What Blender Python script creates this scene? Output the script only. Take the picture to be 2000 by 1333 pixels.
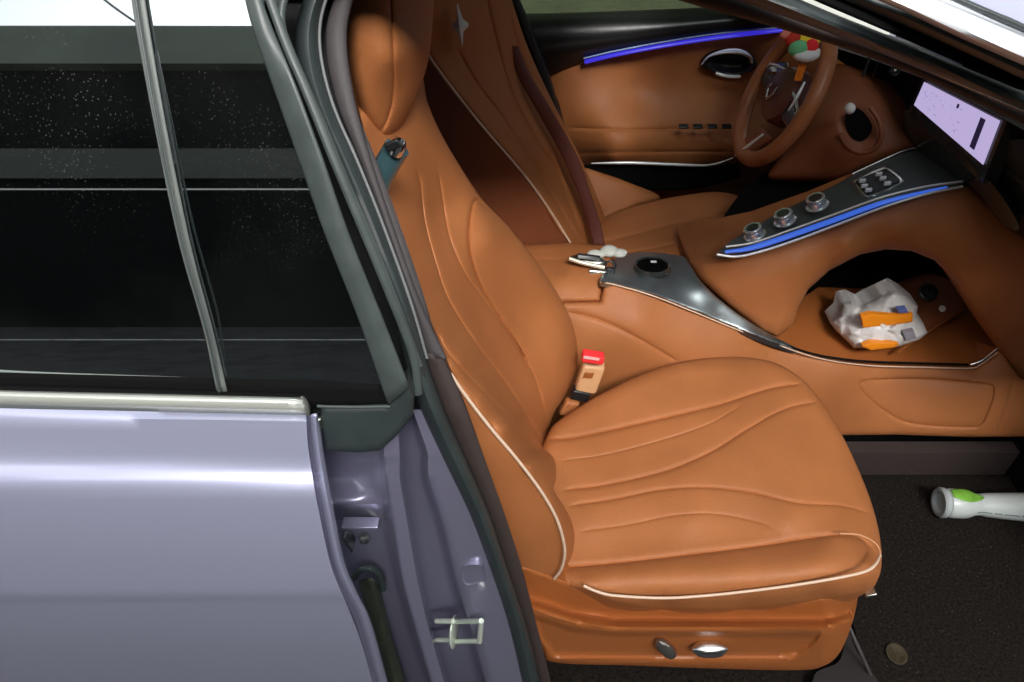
import bpy, math, random
import numpy as np
from mathutils import Vector, Matrix, geometry
R = math.radians
random.seed(4)
sc = bpy.context.scene
for o in list(bpy.data.objects): bpy.data.objects.remove(o)

# ------------------------------------------------------------------ camera, sky, sun, exposure
CAM_Z, PITCH, FPX = 1.62, R(42), 1444.0
cam = bpy.data.objects.new('camera', bpy.data.cameras.new('camera'))
sc.collection.objects.link(cam)
cam.location = (0, 0, CAM_Z); cam.rotation_euler = (math.pi/2 - PITCH, 0, 0)
cam.data.sensor_width = 36; cam.data.lens = 36*FPX/2000
cam.data.clip_start = 0.05; cam.data.clip_end = 500
sc.camera = cam
W = bpy.data.worlds.new('World'); sc.world = W; W.use_nodes = True
wn = W.node_tree; wn.nodes.clear()
sky = wn.nodes.new('ShaderNodeTexSky'); sky.sky_type = 'NISHITA'; sky.sun_disc = False
SUN_EL, SUN_AZ = 45, 10          # degrees; azimuth measured from -Y towards +X
sky.sun_elevation = R(SUN_EL); sky.sun_rotation = R(180 - SUN_AZ)
sky.dust_density = 4; sky.air_density = 1.0
hs = wn.nodes.new('ShaderNodeHueSaturation'); hs.inputs['Saturation'].default_value = .15   # thin overcast
bg = wn.nodes.new('ShaderNodeBackground'); bg.inputs['Strength'].default_value = .15
wo = wn.nodes.new('ShaderNodeOutputWorld')
wn.links.new(sky.outputs[0], hs.inputs['Color']); wn.links.new(hs.outputs[0], bg.inputs[0]); wn.links.new(bg.outputs[0], wo.inputs[0])
sl = bpy.data.lights.new('sun', 'SUN'); sl.energy = 1.5; sl.angle = R(16); sl.color = (1, .97, .93)
so = bpy.data.objects.new('sun', sl); sc.collection.objects.link(so)
sd = Vector((math.sin(R(SUN_AZ))*math.cos(R(SUN_EL)), -math.cos(R(SUN_AZ))*math.cos(R(SUN_EL)), math.sin(R(SUN_EL))))
so.rotation_euler = sd.to_track_quat('Z', 'Y').to_euler(); so.location = (0, -3, 6)
sc.view_settings.view_transform = 'Standard'; sc.view_settings.look = 'None'
sc.view_settings.gamma = 1; sc.view_settings.exposure = 1.18
sc.view_settings.use_curve_mapping = False

# ------------------------------------------------------------------ helpers
cp, sp = math.cos(PITCH), math.sin(PITCH)
def at(x, y, Y):
    """point of the plane Y seen at picture position x, y (2000 x 1333)"""
    v = (666-y)/FPX; d = ((x-1000)/FPX, cp+v*sp, -sp+v*cp); k = Y/d[1]
    return Vector((d[0]*k, Y, CAM_Z+d[2]*k))
def atz(x, y, z):
    v = (666-y)/FPX; dz = -sp+v*cp
    return at(x, y, (z-CAM_Z)/dz*(cp+v*sp))
def Yz(y, z):
    v = (666-y)/FPX
    return (z-CAM_Z)/(-sp+v*cp)*(cp+v*sp)
C0 = Vector((0, 0, CAM_Z))

def spl(pts, n=None, closed=False, step=None):
    """catmull-rom through points of any dimension"""
    P = np.array(pts, float); N = len(P)
    if N == 2 and not closed:
        n = n or max(2, int(np.linalg.norm(P[1][:2]-P[0][:2])/(step or 6))+1)
        t = np.linspace(0, 1, n)[:, None]; return P[0]*(1-t)+P[1]*t
    if closed: Q = np.vstack([P[-1], P, P[0], P[1]])
    else: Q = np.vstack([2*P[0]-P[1], P, 2*P[-1]-P[-2]])
    out = []
    for i in range(N if closed else N-1):
        a, b, c, d = Q[i:i+4]
        t = np.linspace(0, 1, 24, endpoint=False)[:, None]
        out.append(.5*((2*b)+(-a+c)*t+(2*a-5*b+4*c-d)*t*t+(-a+3*b-3*c+d)*t**3))
    out = np.vstack(out)
    if closed: out = np.vstack([out, out[0]])
    else: out = np.vstack([out, P[-1]])
    L = np.r_[0, np.cumsum(np.linalg.norm(np.diff(out[:, :min(3, out.shape[1])], axis=0), axis=1))]
    if n is None: n = max(4, int(L[-1]/(step or 6))+1)
    t = np.linspace(0, L[-1], n)
    r = np.stack([np.interp(t, L, out[:, k]) for k in range(out.shape[1])], 1)
    return r[:-1] if closed else r

def splp(pts, n):
    """catmull-rom by point index, so that curves with as many points run abreast"""
    P = np.array(pts, float); N = len(P)
    Q = np.vstack([2*P[0]-P[1], P, 2*P[-1]-P[-2]]); out = []
    for t in np.linspace(0, N-1, n):
        i = min(int(t), N-2); t -= i; a, b, c, d = Q[i:i+4]
        out.append(.5*((2*b)+(-a+c)*t+(2*a-5*b+4*c-d)*t*t+(-a+3*b-3*c+d)*t**3))
    return np.array(out)
def dist_poly(P, poly, closed=False):
    A = np.array(poly, float)
    if closed: A = np.vstack([A, A[0]])
    best = np.full(len(P), 1e9)
    for a, b in zip(A[:-1], A[1:]):
        d = b-a; L = d@d
        t = np.clip(((P-a)@d)/L, 0, 1) if L > 0 else np.zeros(len(P))
        q = P-(a+t[:, None]*d)
        best = np.minimum(best, (q**2).sum(1))
    return np.sqrt(best)
def inside(P, poly):
    A = np.array(poly, float); B = np.roll(A, -1, 0); r = np.zeros(len(P), bool)
    for a, b in zip(A, B):
        if a[1] == b[1]: continue
        c = (a[1] > P[:, 1]) != (b[1] > P[:, 1])
        r ^= c & (P[:, 0] < (b[0]-a[0])*(P[:, 1]-a[1])/(b[1]-a[1])+a[0])
    return r
LAM = 6e-4
def rbf(ctrl):
    C = np.array(ctrl, float); X = C[:, :2]/500; n = len(C)
    phi = lambda r: np.where(r > 1e-9, r*r*np.log(np.maximum(r, 1e-9)), 0)
    if n <= 3:
        A = np.c_[np.ones(n), X]; w = np.linalg.lstsq(A, C[:, 2], rcond=None)[0]
        return lambda P: w[0]+(P/500)@w[1:]
    K = phi(np.linalg.norm(X[:, None]-X[None], axis=2))+np.eye(n)*LAM
    T = np.c_[np.ones(n), X]
    M = np.block([[K, T], [T.T, np.zeros((3, 3))]])
    w = np.linalg.solve(M, np.r_[C[:, 2], 0, 0, 0])
    def f(P):
        Q = P/500
        return phi(np.linalg.norm(Q[:, None]-X[None], axis=2))@w[:n]+w[n]+Q@w[n+1:]
    return f

def finish(name, verts, faces, mat, parent, smooth=True, angle=40):
    me = bpy.data.meshes.new(name); me.from_pydata([tuple(v) for v in verts], [], faces); me.update()
    me.materials.append(mat)
    if smooth:
        for p in me.polygons: p.use_smooth = True
        me.set_sharp_from_angle(angle=R(angle))
    o = bpy.data.objects.new(name, me); sc.collection.objects.link(o)
    if parent:
        o.parent = parent
        q = parent
        off = Vector((0, 0, 0))
        while q: off += q.location; q = q.parent
        o.location = -off
    return o
def fix_normals(o):
    import bmesh
    b = bmesh.new(); b.from_mesh(o.data); bmesh.ops.recalc_face_normals(b, faces=b.faces); b.to_mesh(o.data); b.free()

def rings(polys, n=None):
    return polys
def patch(name, outline, ctrl, mat, parent, step=8, rr=0, rd=0, grooves=(), dents=(), ext=(0, .03, 0), sharp=False, zc=False, angle=50, guides=()):
    """freeform panel: outline and control depths, rounded rim (rr px wide, rd m deep),
    grooves (polyline, half-width px, depth m), dents (polygon, depth m, softness px), thickness along ext"""
    if sharp:
        out = []
        A = list(outline)+[outline[0]]
        for a, b in zip(A[:-1], A[1:]):
            m = max(1, int(math.dist(a, b)/step)); 
            for k in range(m): out.append((a[0]+(b[0]-a[0])*k/m, a[1]+(b[1]-a[1])*k/m))
        out = np.array(out)
    else: out = spl(outline, closed=True, step=step)
    x0, y0 = out.min(0); x1, y1 = out.max(0)
    gx = []
    h = step*.87; row = 0; y = y0
    while y < y1:
        xs = np.arange(x0+(step/2 if row % 2 else 0), x1, step); gx.append(np.c_[xs, np.full(len(xs), y)]); y += h; row += 1
    G = np.vstack(gx)
    extra = []
    GR = []
    for g in grooves:
        q = spl(g[0], step=5); GR.append((q, g[1], g[2]))
        t = np.gradient(q, axis=0); nrm = np.c_[-t[:, 1], t[:, 0]]/np.maximum(np.linalg.norm(t, axis=1), 1e-6)[:, None]
        for k in (-3, -1.6, -.75, 0, .75, 1.6, 3): extra.append(q+nrm*g[1]*k)
    if GR:
        D = np.min([dist_poly(G, g[0])/g[1] for g in GR], axis=0); G = G[D > 3.6]
    DN = []
    for d in dents:
        q = spl(d[0], closed=True, step=5) if not (len(d) > 3 and d[3]) else np.array(d[0], float)
        DN.append((q, d[1], d[2]))
        qq = np.vstack([q, q[0]]) if len(q) > 8 else spl(d[0]+[d[0][0]], step=5)
        t = np.gradient(qq, axis=0); nrm = np.c_[-t[:, 1], t[:, 0]]/np.maximum(np.linalg.norm(t, axis=1), 1e-6)[:, None]
        for k in (-1, -.4, .2, .8): extra.append(qq+nrm*d[2]*k)
    for g in guides:
        q = spl(g, step=4); extra.append(q); extra += [q+np.array([0, k]) for k in (4, 8, 13, 18, 23, 28)]
        keep = dist_poly(G, q+np.array([0, 13])) > 18; G = G[keep]
    if rr:
        cen = out
        t = np.gradient(out, axis=0); nrm = np.c_[-t[:, 1], t[:, 0]]/np.maximum(np.linalg.norm(t, axis=1), 1e-6)[:, None]
        for k in (.06, .2, .45, .8):
            for sgn in (-1, 1): extra.append(out+nrm*rr*k*sgn)
    P = np.vstack([G]+extra) if extra else G
    P = P[inside(P, out)]
    do = dist_poly(P, out, True); P = P[do > (min(step*.35, rr*.05) if rr else step*.4)]
    key = np.round(P/1.7).astype(int); _, ix = np.unique(key, axis=0, return_index=True); P = P[np.sort(ix)]
    allp = [Vector(p) for p in out]+[Vector(p) for p in P]
    res = geometry.delaunay_2d_cdt(allp, [], [list(range(len(out)))], 1, 1e-4)
    V = np.array([tuple(v) for v in res[0]]); F = [list(f) for f in res[2]]
    f = ctrl if callable(ctrl) else rbf(ctrl); val = f(V)
    do = dist_poly(V, out, True)
    push = np.zeros(len(V))
    SEAM = .5
    if rr:
        u = np.clip(1-do/rr, 0, 1); push += rd*(1-np.sqrt(np.maximum(0, 1-u*u)))
    for g, w, dp in GR:
        d = dist_poly(V, g)
        e = np.minimum(np.linalg.norm(V-g[0], axis=1), np.linalg.norm(V-g[-1], axis=1)); tp = np.clip(e/25+.15, 0, 1)
        push += (.85*dp*np.exp(-(d/(.72*w))**2) + .30*dp*np.exp(-(d/(3.4*w))**2))*tp
    for q, dp, sf in DN:
        d = dist_poly(V, q, True); d = np.where(inside(V, q), d, -d)
        u = np.clip(d/sf*.5+.5, 0, 1); push += dp*u*u*(3-2*u)
    verts = []
    for (x, y), a, pu in zip(V, val, push):
        p = atz(x, y, a) if zc else at(x, y, a)
        d = (p-C0).normalized(); verts.append(p+d*pu)
    nV = len(verts)
    if ext is not None:
        # boundary loop
        cnt = {}
        for fc in F:
            for i in range(len(fc)):
                a, b = fc[i], fc[(i+1) % len(fc)]
                cnt[(a, b)] = cnt.get((a, b), 0)+1
        bd = [e for e in cnt if (e[1], e[0]) not in cnt]
        m = {}; E = Vector(ext)
        for a, b in bd:
            for k in (a, b):
                if k not in m: m[k] = len(verts); verts.append(verts[k]+E)
        for a, b in bd: F.append([b, a, m[a], m[b]])
    o = finish(name, verts, F, mat, parent, angle=angle)
    # face the camera
    me = o.data
    c = sum(1 if (p.normal.dot(C0-Vector(p.center)) > 0) else -1 for p in list(me.polygons)[:400])
    if c < 0: me.flip_normals()
    return o

def loft(name, rails, mat, parent, nu=40, nv=6, thick=.004, world=False, angle=45, curved=True):
    """surface through rails of (x, y, Y); catmull across"""
    RR = []
    same = len({len(r) for r in rails}) == 1
    for r in rails:
        q = splp(r, nu) if same else spl(r, n=nu)
        RR.append(np.array([tuple(at(*p)) for p in q]) if not world else q)
    A = np.array(RR)                      # rail, u, 3
    cols = []
    for j in range(nu):
        c = A[:, j]
        if curved and len(c) > 2: cols.append(spl(c, n=nv*(len(c)-1)+1))
        else:
            s = []
            for k in range(len(c)-1):
                for t in range(nv): s.append(c[k]+(c[k+1]-c[k])*t/nv)
            s.append(c[-1]); cols.append(np.array(s))
    M = len(cols[0]); verts = [Vector(p) for c in cols for p in c]
    F = [(j*M+i, j*M+i+1, (j+1)*M+i+1, (j+1)*M+i) for j in range(nu-1) for i in range(M-1)]
    o = finish(name, verts, F, mat, parent, angle=angle)
    me = o.data
    c = sum(1 if (p.normal.dot(C0-Vector(p.center)) > 0) else -1 for p in me.polygons)
    if c < 0: me.flip_normals()
    if thick:
        md = o.modifiers.new('thickness', 'SOLIDIFY'); md.thickness = thick; md.offset = -1
    return o
def strip(name, L, Rr, Y, mat, parent, bulge=.01, nu=40, thick=.004, nv=8):
    """rounded strip between two picture edges; Y a number or a list along it"""
    if len(L) == len(Rr): n = len(L)*3-2; a = splp(L, n); b = splp(Rr, n)
    else: n = 14; a = spl(L, n=n); b = spl(Rr, n=n)
    if isinstance(Y, (int, float)): Y = [Y, Y]
    if callable(Y): yy = np.array([Y((a[i][1]+b[i][1])/2) for i in range(n)])
    else: yy = np.interp(np.linspace(0, 1, n), np.linspace(0, 1, len(Y)), Y)
    rails = []
    for t, k in ((0, 0), (.15, .62), (.5, 1), (.85, .62), (1, 0)):
        c = a*(1-t)+b*t; rails.append([(c[i][0], c[i][1], yy[i]-bulge*k) for i in range(n)])
    return loft(name, rails, mat, parent, nu=nu, nv=3, thick=thick)

def tubew(name, pts, r, mat, parent, seg=10, n=None, closed=False, flat=1.0, raw=False):
    P = np.array([tuple(p) for p in pts], float)
    if not raw:
        L = np.linalg.norm(np.diff(P, axis=0), axis=1).sum()
        P = spl(P, n=n or max(8, int(L/.008)), closed=closed)
    n = len(P); rad = np.interp(np.linspace(0, 1, n), np.linspace(0, 1, len(r)), r) if hasattr(r, '__len__') else np.full(n, r)
    T = np.gradient(P, axis=0)
    if closed: T = np.roll(P, -1, 0)-np.roll(P, 1, 0)
    T /= np.linalg.norm(T, axis=1)[:, None]
    up = np.array([0, 0, 1.0]) if abs(T[0][2]) < .9 else np.array([0, 1.0, 0])
    verts = []; u = np.cross(T[0], up); u /= np.linalg.norm(u)
    for i in range(n):
        u = u-T[i]*(u@T[i]); u /= np.linalg.norm(u); w = np.cross(T[i], u)
        for k in range(seg):
            a = 2*math.pi*k/seg; verts.append(P[i]+rad[i]*(math.cos(a)*u+flat*math.sin(a)*w))
    F = []
    for i in range(n if closed else n-1):
        j = (i+1) % n
        for k in range(seg): F.append((i*seg+k, i*seg+(k+1) % seg, j*seg+(k+1) % seg, j*seg+k))
    if not closed: F += [tuple(range(seg))[::-1], tuple((n-1)*seg+k for k in range(seg))]
    o = finish(name, verts, F, mat, parent); fix_normals(o); return o
def tube(name, pts, r, mat, parent, **k): return tubew(name, [at(*p) for p in pts], r, mat, parent, **k)

def lathe(name, prof, origin, axis, mat, parent, seg=28, sx=1.0, xdir=None):
    """prof list of (radius, height)"""
    ax = Vector(axis).normalized(); u = Vector(xdir) if xdir else ax.orthogonal(); u = (u-ax*u.dot(ax)).normalized(); w = ax.cross(u)
    verts = []; F = []
    for r, h in prof:
        for k in range(seg):
            a = 2*math.pi*k/seg; verts.append(Vector(origin)+ax*h+u*(r*sx*math.cos(a))+w*(r*math.sin(a)))
    for i in range(len(prof)-1):
        for k in range(seg): F.append((i*seg+k, i*seg+(k+1) % seg, (i+1)*seg+(k+1) % seg, (i+1)*seg+k))
    F.append(tuple(range(seg))[::-1]); F.append(tuple((len(prof)-1)*seg+k for k in range(seg)))
    o = finish(name, verts, F, mat, parent); fix_normals(o); return o
def block(name, c, u, v, w, mat, parent, bev=.003, seg=3):
    """box centred at c with half-vectors u, v, w"""
    c, u, v, w = map(Vector, (c, u, v, w))
    vs = [c+u*a+v*b+w*d for a in (-1, 1) for b in (-1, 1) for d in (-1, 1)]
    F = [(0, 1, 3, 2), (4, 6, 7, 5), (0, 4, 5, 1), (2, 3, 7, 6), (0, 2, 6, 4), (1, 5, 7, 3)]
    o = finish(name, vs, F, mat, parent, smooth=True); fix_normals(o)
    if bev:
        m = o.modifiers.new('bevel', 'BEVEL'); m.width = bev; m.segments = seg; m.limit_method = 'ANGLE'
    return o
def join(name, objs, parent=None):
    """merge meshes into one mesh object, modifiers dropped"""
    verts, F, mats, mi = [], [], [], []
    for o in objs:
        k = len(verts); verts += [v.co.copy() for v in o.data.vertices]
        m = o.data.materials[0]
        if m not in mats: mats.append(m)
        for p in o.data.polygons: F.append([i+k for i in p.vertices]); mi.append(mats.index(m))
    par = parent or objs[0].parent; loc = objs[0].location.copy()
    for o in objs: bpy.data.objects.remove(o)
    me = bpy.data.meshes.new(name); me.from_pydata(verts, [], F); me.update()
    for m in mats: me.materials.append(m)
    for p, i in zip(me.polygons, mi): p.material_index = i; p.use_smooth = True
    me.set_sharp_from_angle(angle=R(40))
    o = bpy.data.objects.new(name, me); sc.collection.objects.link(o); o.parent = par; o.location = loc
    return o
def tag(o, label, cat=None, group=None, kind=None):
    o['label'] = label
    if cat: o['category'] = cat
    if group: o['group'] = group
    if kind: o['kind'] = kind
    return o
def empty(name, loc, label, cat, group=None):
    o = bpy.data.objects.new(name, None); sc.collection.objects.link(o); o.location = loc; o.empty_display_size = .1
    return tag(o, label, cat, group)

# ------------------------------------------------------------------ materials
def mat(name, col, rough=.5, metal=0, spec=.5, noise=0, nscale=20, bump=0, bscale=200, coat=0, emit=None, es=1, aniso=0, ior=None, sheen=0, bdetail=2):
    m = bpy.data.materials.new(name); m.use_nodes = True; nt = m.node_tree; b = nt.nodes['Principled BSDF']
    b.inputs['Base Color'].default_value = (*col, 1); b.inputs['Roughness'].default_value = rough
    b.inputs['Metallic'].default_value = metal; b.inputs['Specular IOR Level'].default_value = spec
    b.inputs['Coat Weight'].default_value = coat; b.inputs['Coat Roughness'].default_value = .06
    b.inputs['Anisotropic'].default_value = aniso
    if ior: b.inputs['IOR'].default_value = ior
    if sheen: b.inputs['Sheen Weight'].default_value = sheen
    if emit: b.inputs['Emission Color'].default_value = (*emit, 1); b.inputs['Emission Strength'].default_value = es
    tc = nt.nodes.new('ShaderNodeTexCoord')
    if noise:
        n = nt.nodes.new('ShaderNodeTexNoise'); n.inputs['Scale'].default_value = nscale; n.inputs['Detail'].default_value = 6
        r = nt.nodes.new('ShaderNodeMapRange'); r.inputs['To Min'].default_value = 1-noise; r.inputs['To Max'].default_value = 1+noise
        r.inputs['From Min'].default_value = .3; r.inputs['From Max'].default_value = .7
        x = nt.nodes.new('ShaderNodeVectorMath'); x.operation = 'SCALE'; x.inputs[0].default_value = col
        nt.links.new(tc.outputs['Object'], n.inputs['Vector']); nt.links.new(n.outputs[0], r.inputs['Value']); nt.links.new(r.outputs[0], x.inputs['Scale']); nt.links.new(x.outputs[0], b.inputs['Base Color'])
        r2 = nt.nodes.new('ShaderNodeMapRange'); r2.inputs['To Min'].default_value = max(.02, rough*(1-noise)); r2.inputs['To Max'].default_value = min(1, rough*(1+noise)); r2.inputs['From Min'].default_value = .3; r2.inputs['From Max'].default_value = .7
        nt.links.new(n.outputs[0], r2.inputs['Value']); nt.links.new(r2.outputs[0], b.inputs['Roughness'])
    if bump:
        n = nt.nodes.new('ShaderNodeTexNoise'); n.inputs['Scale'].default_value = bscale; n.inputs['Detail'].default_value = bdetail
        bp = nt.nodes.new('ShaderNodeBump'); bp.inputs['Strength'].default_value = bump; bp.inputs['Distance'].default_value = .002
        nt.links.new(tc.outputs['Object'], n.inputs['Vector']); nt.links.new(n.outputs[0], bp.inputs['Height']); nt.links.new(bp.outputs[0], b.inputs['Normal'])
    return m
LEA = (.385, .137, .044)
leather = mat('leather', LEA, .56, noise=.08, nscale=9, bump=.32, bscale=330, spec=.36, bdetail=5)
leather_perf = mat('leather_insert', (.41, .155, .045), .48, noise=.07, nscale=12, bump=.3, bscale=600, spec=.4, bdetail=4)
soft_plastic = mat('tan_plastic', (.34, .105, .026), .4, noise=.04, nscale=14, bump=.12, bscale=900)
brt = mat('bright_trim', (.84, .88, .88), .26, metal=.25)
shell = mat('brown_and_shade_leather', (.26, .080, .032), .5, noise=.08, nscale=10, bump=.2, bscale=500)  # brown leather parts; also the shade coloured into the driver's seat side
piping = mat('piping', (.72, .52, .38), .45)
thread = mat('thread', (.55, .26, .12), .6)
rubber = mat('rubber', (.029, .039, .039), .46, noise=.12, nscale=30, bump=.15, bscale=500, spec=.5)
rubber2 = mat('rubber_light', (.058, .073, .070), .42, noise=.12, nscale=40, bump=.12, bscale=700)
black = mat('black_plastic', (.012, .013, .014), .35, noise=.1, nscale=60, bump=.1, bscale=900)
void = mat('black_and_shade', (.005, .005, .005), .9, spec=.08, noise=.2, nscale=80)  # near-black for black parts, and in place of shade inside openings
darktrim = mat('pillar_trim', (.058, .050, .052), .62, noise=.08, nscale=60, bump=.25, bscale=800)
browntrim = mat('brown_trim', (.040, .027, .024), .75, noise=.1, nscale=60, bump=.25, bscale=800)
panel_satin = mat('panel_satin', (.10, .118, .11), .4, metal=.35, noise=.05, nscale=60)
chrome = mat('chrome', (.78, .79, .80), .14, metal=1)
satin = mat('satin_metal', (.62, .64, .60), .26, metal=1, noise=.04, nscale=40)
brushed = mat('brushed_metal', (.40, .46, .48), .42, metal=1, noise=.06, nscale=30)
beltmetal = mat('window_trim', (.56, .58, .52), .34, metal=.6)
blackgloss = mat('gloss_black', (.026, .032, .031), .22, noise=.1, nscale=60, coat=.6)
steel = mat('steel', (.5, .52, .45), .25, metal=1, noise=.15, nscale=80)
redbtn = mat('red_plastic', (.75, .03, .035), .35)
beige = mat('beige_plastic', (.60, .34, .17), .4)
redbelt = mat('seat_belt_webbing', (.13, .030, .018), .6, bump=.4, bscale=700)
white = mat('white_plastic', (.78, .77, .74), .35)
led = mat('blue_light', (.03, .08, .35), .3, emit=(.035, .12, .62), es=.36)
led2 = mat('violet_light', (.02, .02, .3), .3, emit=(.045, .03, .72), es=.30)
scrn = mat('screen_lit', (.1, .1, .12), .2, emit=(.50, .42, .70), es=.42)
scrn2 = mat('screen_mark', (.1, .1, .12), .3, emit=(.36, .29, .52), es=.42)
scrnb = mat('screen_dark', (.01, .01, .02), .2, emit=(.02, .015, .05), es=.3)
LIL = (.44, .455, .61)
def paint(name, col, metal=.42, rough=.34, coat=1.0):
    m = mat(name, col, rough, metal=metal, coat=coat)
    nt = m.node_tree; b = nt.nodes['Principled BSDF']; tc = nt.nodes.new('ShaderNodeTexCoord')
    v = nt.nodes.new('ShaderNodeTexVoronoi'); v.inputs['Scale'].default_value = 1500
    mx = nt.nodes.new('ShaderNodeMix'); mx.data_type = 'RGBA'
    mx.inputs['A'].default_value = (*[c*.94 for c in col], 1); mx.inputs['B'].default_value = (*[c*1.07 for c in col], 1)
    nt.links.new(tc.outputs['Object'], v.inputs['Vector']); nt.links.new(v.outputs['Distance'], mx.inputs['Factor']); nt.links.new(mx.outputs['Result'], b.inputs['Base Color'])
    return m
body_paint = paint('lilac_paint', LIL)
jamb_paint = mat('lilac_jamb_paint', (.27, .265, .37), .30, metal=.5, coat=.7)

def glass_mat():
    m = bpy.data.materials.new('privacy_glass'); m.use_nodes = True; nt = m.node_tree; b = nt.nodes['Principled BSDF']
    b.inputs['Base Color'].default_value = (.52, .56, .57, 1); b.inputs['Metallic'].default_value = 1; b.inputs['Roughness'].default_value = .015
    tc = nt.nodes.new('ShaderNodeTexCoord')
    v = nt.nodes.new('ShaderNodeTexVoronoi'); v.inputs['Scale'].default_value = 230; v.inputs['Randomness'].default_value = 1
    n = nt.nodes.new('ShaderNodeTexNoise'); n.inputs['Scale'].default_value = 6; n.inputs['Detail'].default_value = 5
    lt = nt.nodes.new('ShaderNodeMapRange'); lt.inputs['From Min'].default_value = .10; lt.inputs['From Max'].default_value = .22; lt.inputs['To Min'].default_value = 1; lt.inputs['To Max'].default_value = 0
    r = nt.nodes.new('ShaderNodeMapRange'); r.inputs['From Min'].default_value = .42; r.inputs['From Max'].default_value = .68
    mu = nt.nodes.new('ShaderNodeMath'); mu.operation = 'MULTIPLY'
    mu2 = nt.nodes.new('ShaderNodeMath'); mu2.operation = 'MULTIPLY_ADD'; mu2.inputs[1].default_value = .30; mu2.inputs[2].default_value = .002
    df = nt.nodes.new('ShaderNodeBsdfDiffuse'); df.inputs['Color'].default_value = (.34, .36, .33, 1)
    mx = nt.nodes.new('ShaderNodeMixShader'); out = nt.nodes['Material Output']
    L = nt.links.new
    L(tc.outputs['Object'], v.inputs['Vector']); L(tc.outputs['Object'], n.inputs['Vector'])
    L(v.outputs['Distance'], lt.inputs['Value']); L(n.outputs[0], r.inputs['Value']); L(lt.outputs[0], mu.inputs[0]); L(r.outputs[0], mu.inputs[1])
    sx = nt.nodes.new('ShaderNodeSeparateXYZ'); zr = nt.nodes.new('ShaderNodeMapRange'); zr.inputs['From Min'].default_value = 1.10; zr.inputs['From Max'].default_value = 1.30; zr.inputs['To Min'].default_value = .04
    mz_ = nt.nodes.new('ShaderNodeMath'); mz_.operation = 'MULTIPLY'
    fn = nt.nodes.new('ShaderNodeTexNoise'); fn.inputs['Scale'].default_value = 3; fn.inputs['Detail'].default_value = 7
    fr = nt.nodes.new('ShaderNodeMapRange'); fr.inputs['From Min'].default_value = .35; fr.inputs['From Max'].default_value = .8; fr.inputs['To Max'].default_value = .03
    ad = nt.nodes.new('ShaderNodeMath'); ad.operation = 'ADD'
    L(tc.outputs['Object'], sx.inputs[0]); L(sx.outputs['Z'], zr.inputs['Value']); L(mu.outputs[0], mz_.inputs[0]); L(zr.outputs[0], mz_.inputs[1]); L(mz_.outputs[0], mu2.inputs[0])
    L(tc.outputs['Object'], fn.inputs['Vector']); L(fn.outputs[0], fr.inputs['Value']); L(fr.outputs[0], ad.inputs[0]); L(mu2.outputs[0], ad.inputs[1]); L(ad.outputs[0], mx.inputs[0])
    L(b.outputs[0], mx.inputs[1]); L(df.outputs[0], mx.inputs[2]); L(mx.outputs[0], out.inputs[0])
    return m
glass = glass_mat()
def tint(name, a, col, ior=1.5):
    m = bpy.data.materials.new(name); m.use_nodes = True; nt = m.node_tree; b = nt.nodes['Principled BSDF']
    b.inputs['Base Color'].default_value = (.01, .012, .012, 1); b.inputs['Roughness'].default_value = .03
    t = nt.nodes.new('ShaderNodeBsdfTransparent'); b.inputs['IOR'].default_value = ior; t.inputs[0].default_value = (*col, 1)
    mx = nt.nodes.new('ShaderNodeMixShader'); mx.inputs[0].default_value = a
    nt.links.new(b.outputs[0], mx.inputs[1]); nt.links.new(t.outputs[0], mx.inputs[2]); nt.links.new(mx.outputs[0], nt.nodes['Material Output'].inputs[0])
    return m
tinted = tint('tinted_glass', .45, (.62, .68, .52))
windsh = tint('windscreen_glass', .34, (.88, .92, .92))
def carpet_mat():
    m = mat('carpet', (.014, .012, .011), .95, spec=.1)
    nt = m.node_tree; b = nt.nodes['Principled BSDF']; tc = nt.nodes.new('ShaderNodeTexCoord')
    n = nt.nodes.new('ShaderNodeTexNoise'); n.inputs['Scale'].default_value = 150; n.inputs['Detail'].default_value = 8
    n2 = nt.nodes.new('ShaderNodeTexNoise'); n2.inputs['Scale'].default_value = 420; n2.inputs['Detail'].default_value = 4
    v = nt.nodes.new('ShaderNodeTexVoronoi'); v.inputs['Scale'].default_value = 75
    cr = nt.nodes.new('ShaderNodeValToRGB'); e = cr.color_ramp.elements
    e[0].position = .3; e[0].color = (.005, .0045, .004, 1); e[1].position = .75; e[1].color = (.026, .020, .016, 1)
    lt = nt.nodes.new('ShaderNodeMapRange'); lt.inputs['From Min'].default_value = .05; lt.inputs['From Max'].default_value = .1; lt.inputs['To Min'].default_value = .35; lt.inputs['To Max'].default_value = 0
    mx = nt.nodes.new('ShaderNodeMix'); mx.data_type = 'RGBA'; mx.inputs['B'].default_value = (.30, .27, .24, 1)
    bp = nt.nodes.new('ShaderNodeBump'); bp.inputs['Strength'].default_value = .6; bp.inputs['Distance'].default_value = .002
    L = nt.links.new
    for q in (n, n2, v): L(tc.outputs['Object'], q.inputs['Vector'])
    L(n.outputs[0], cr.inputs[0]); L(v.outputs['Distance'], lt.inputs['Value']); L(lt.outputs[0], mx.inputs['Factor']); L(cr.outputs[0], mx.inputs['A']); L(mx.outputs['Result'], b.inputs['Base Color'])
    L(n2.outputs[0], bp.inputs['Height']); L(bp.outputs[0], b.inputs['Normal'])
    return m
carpet = carpet_mat()

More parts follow.
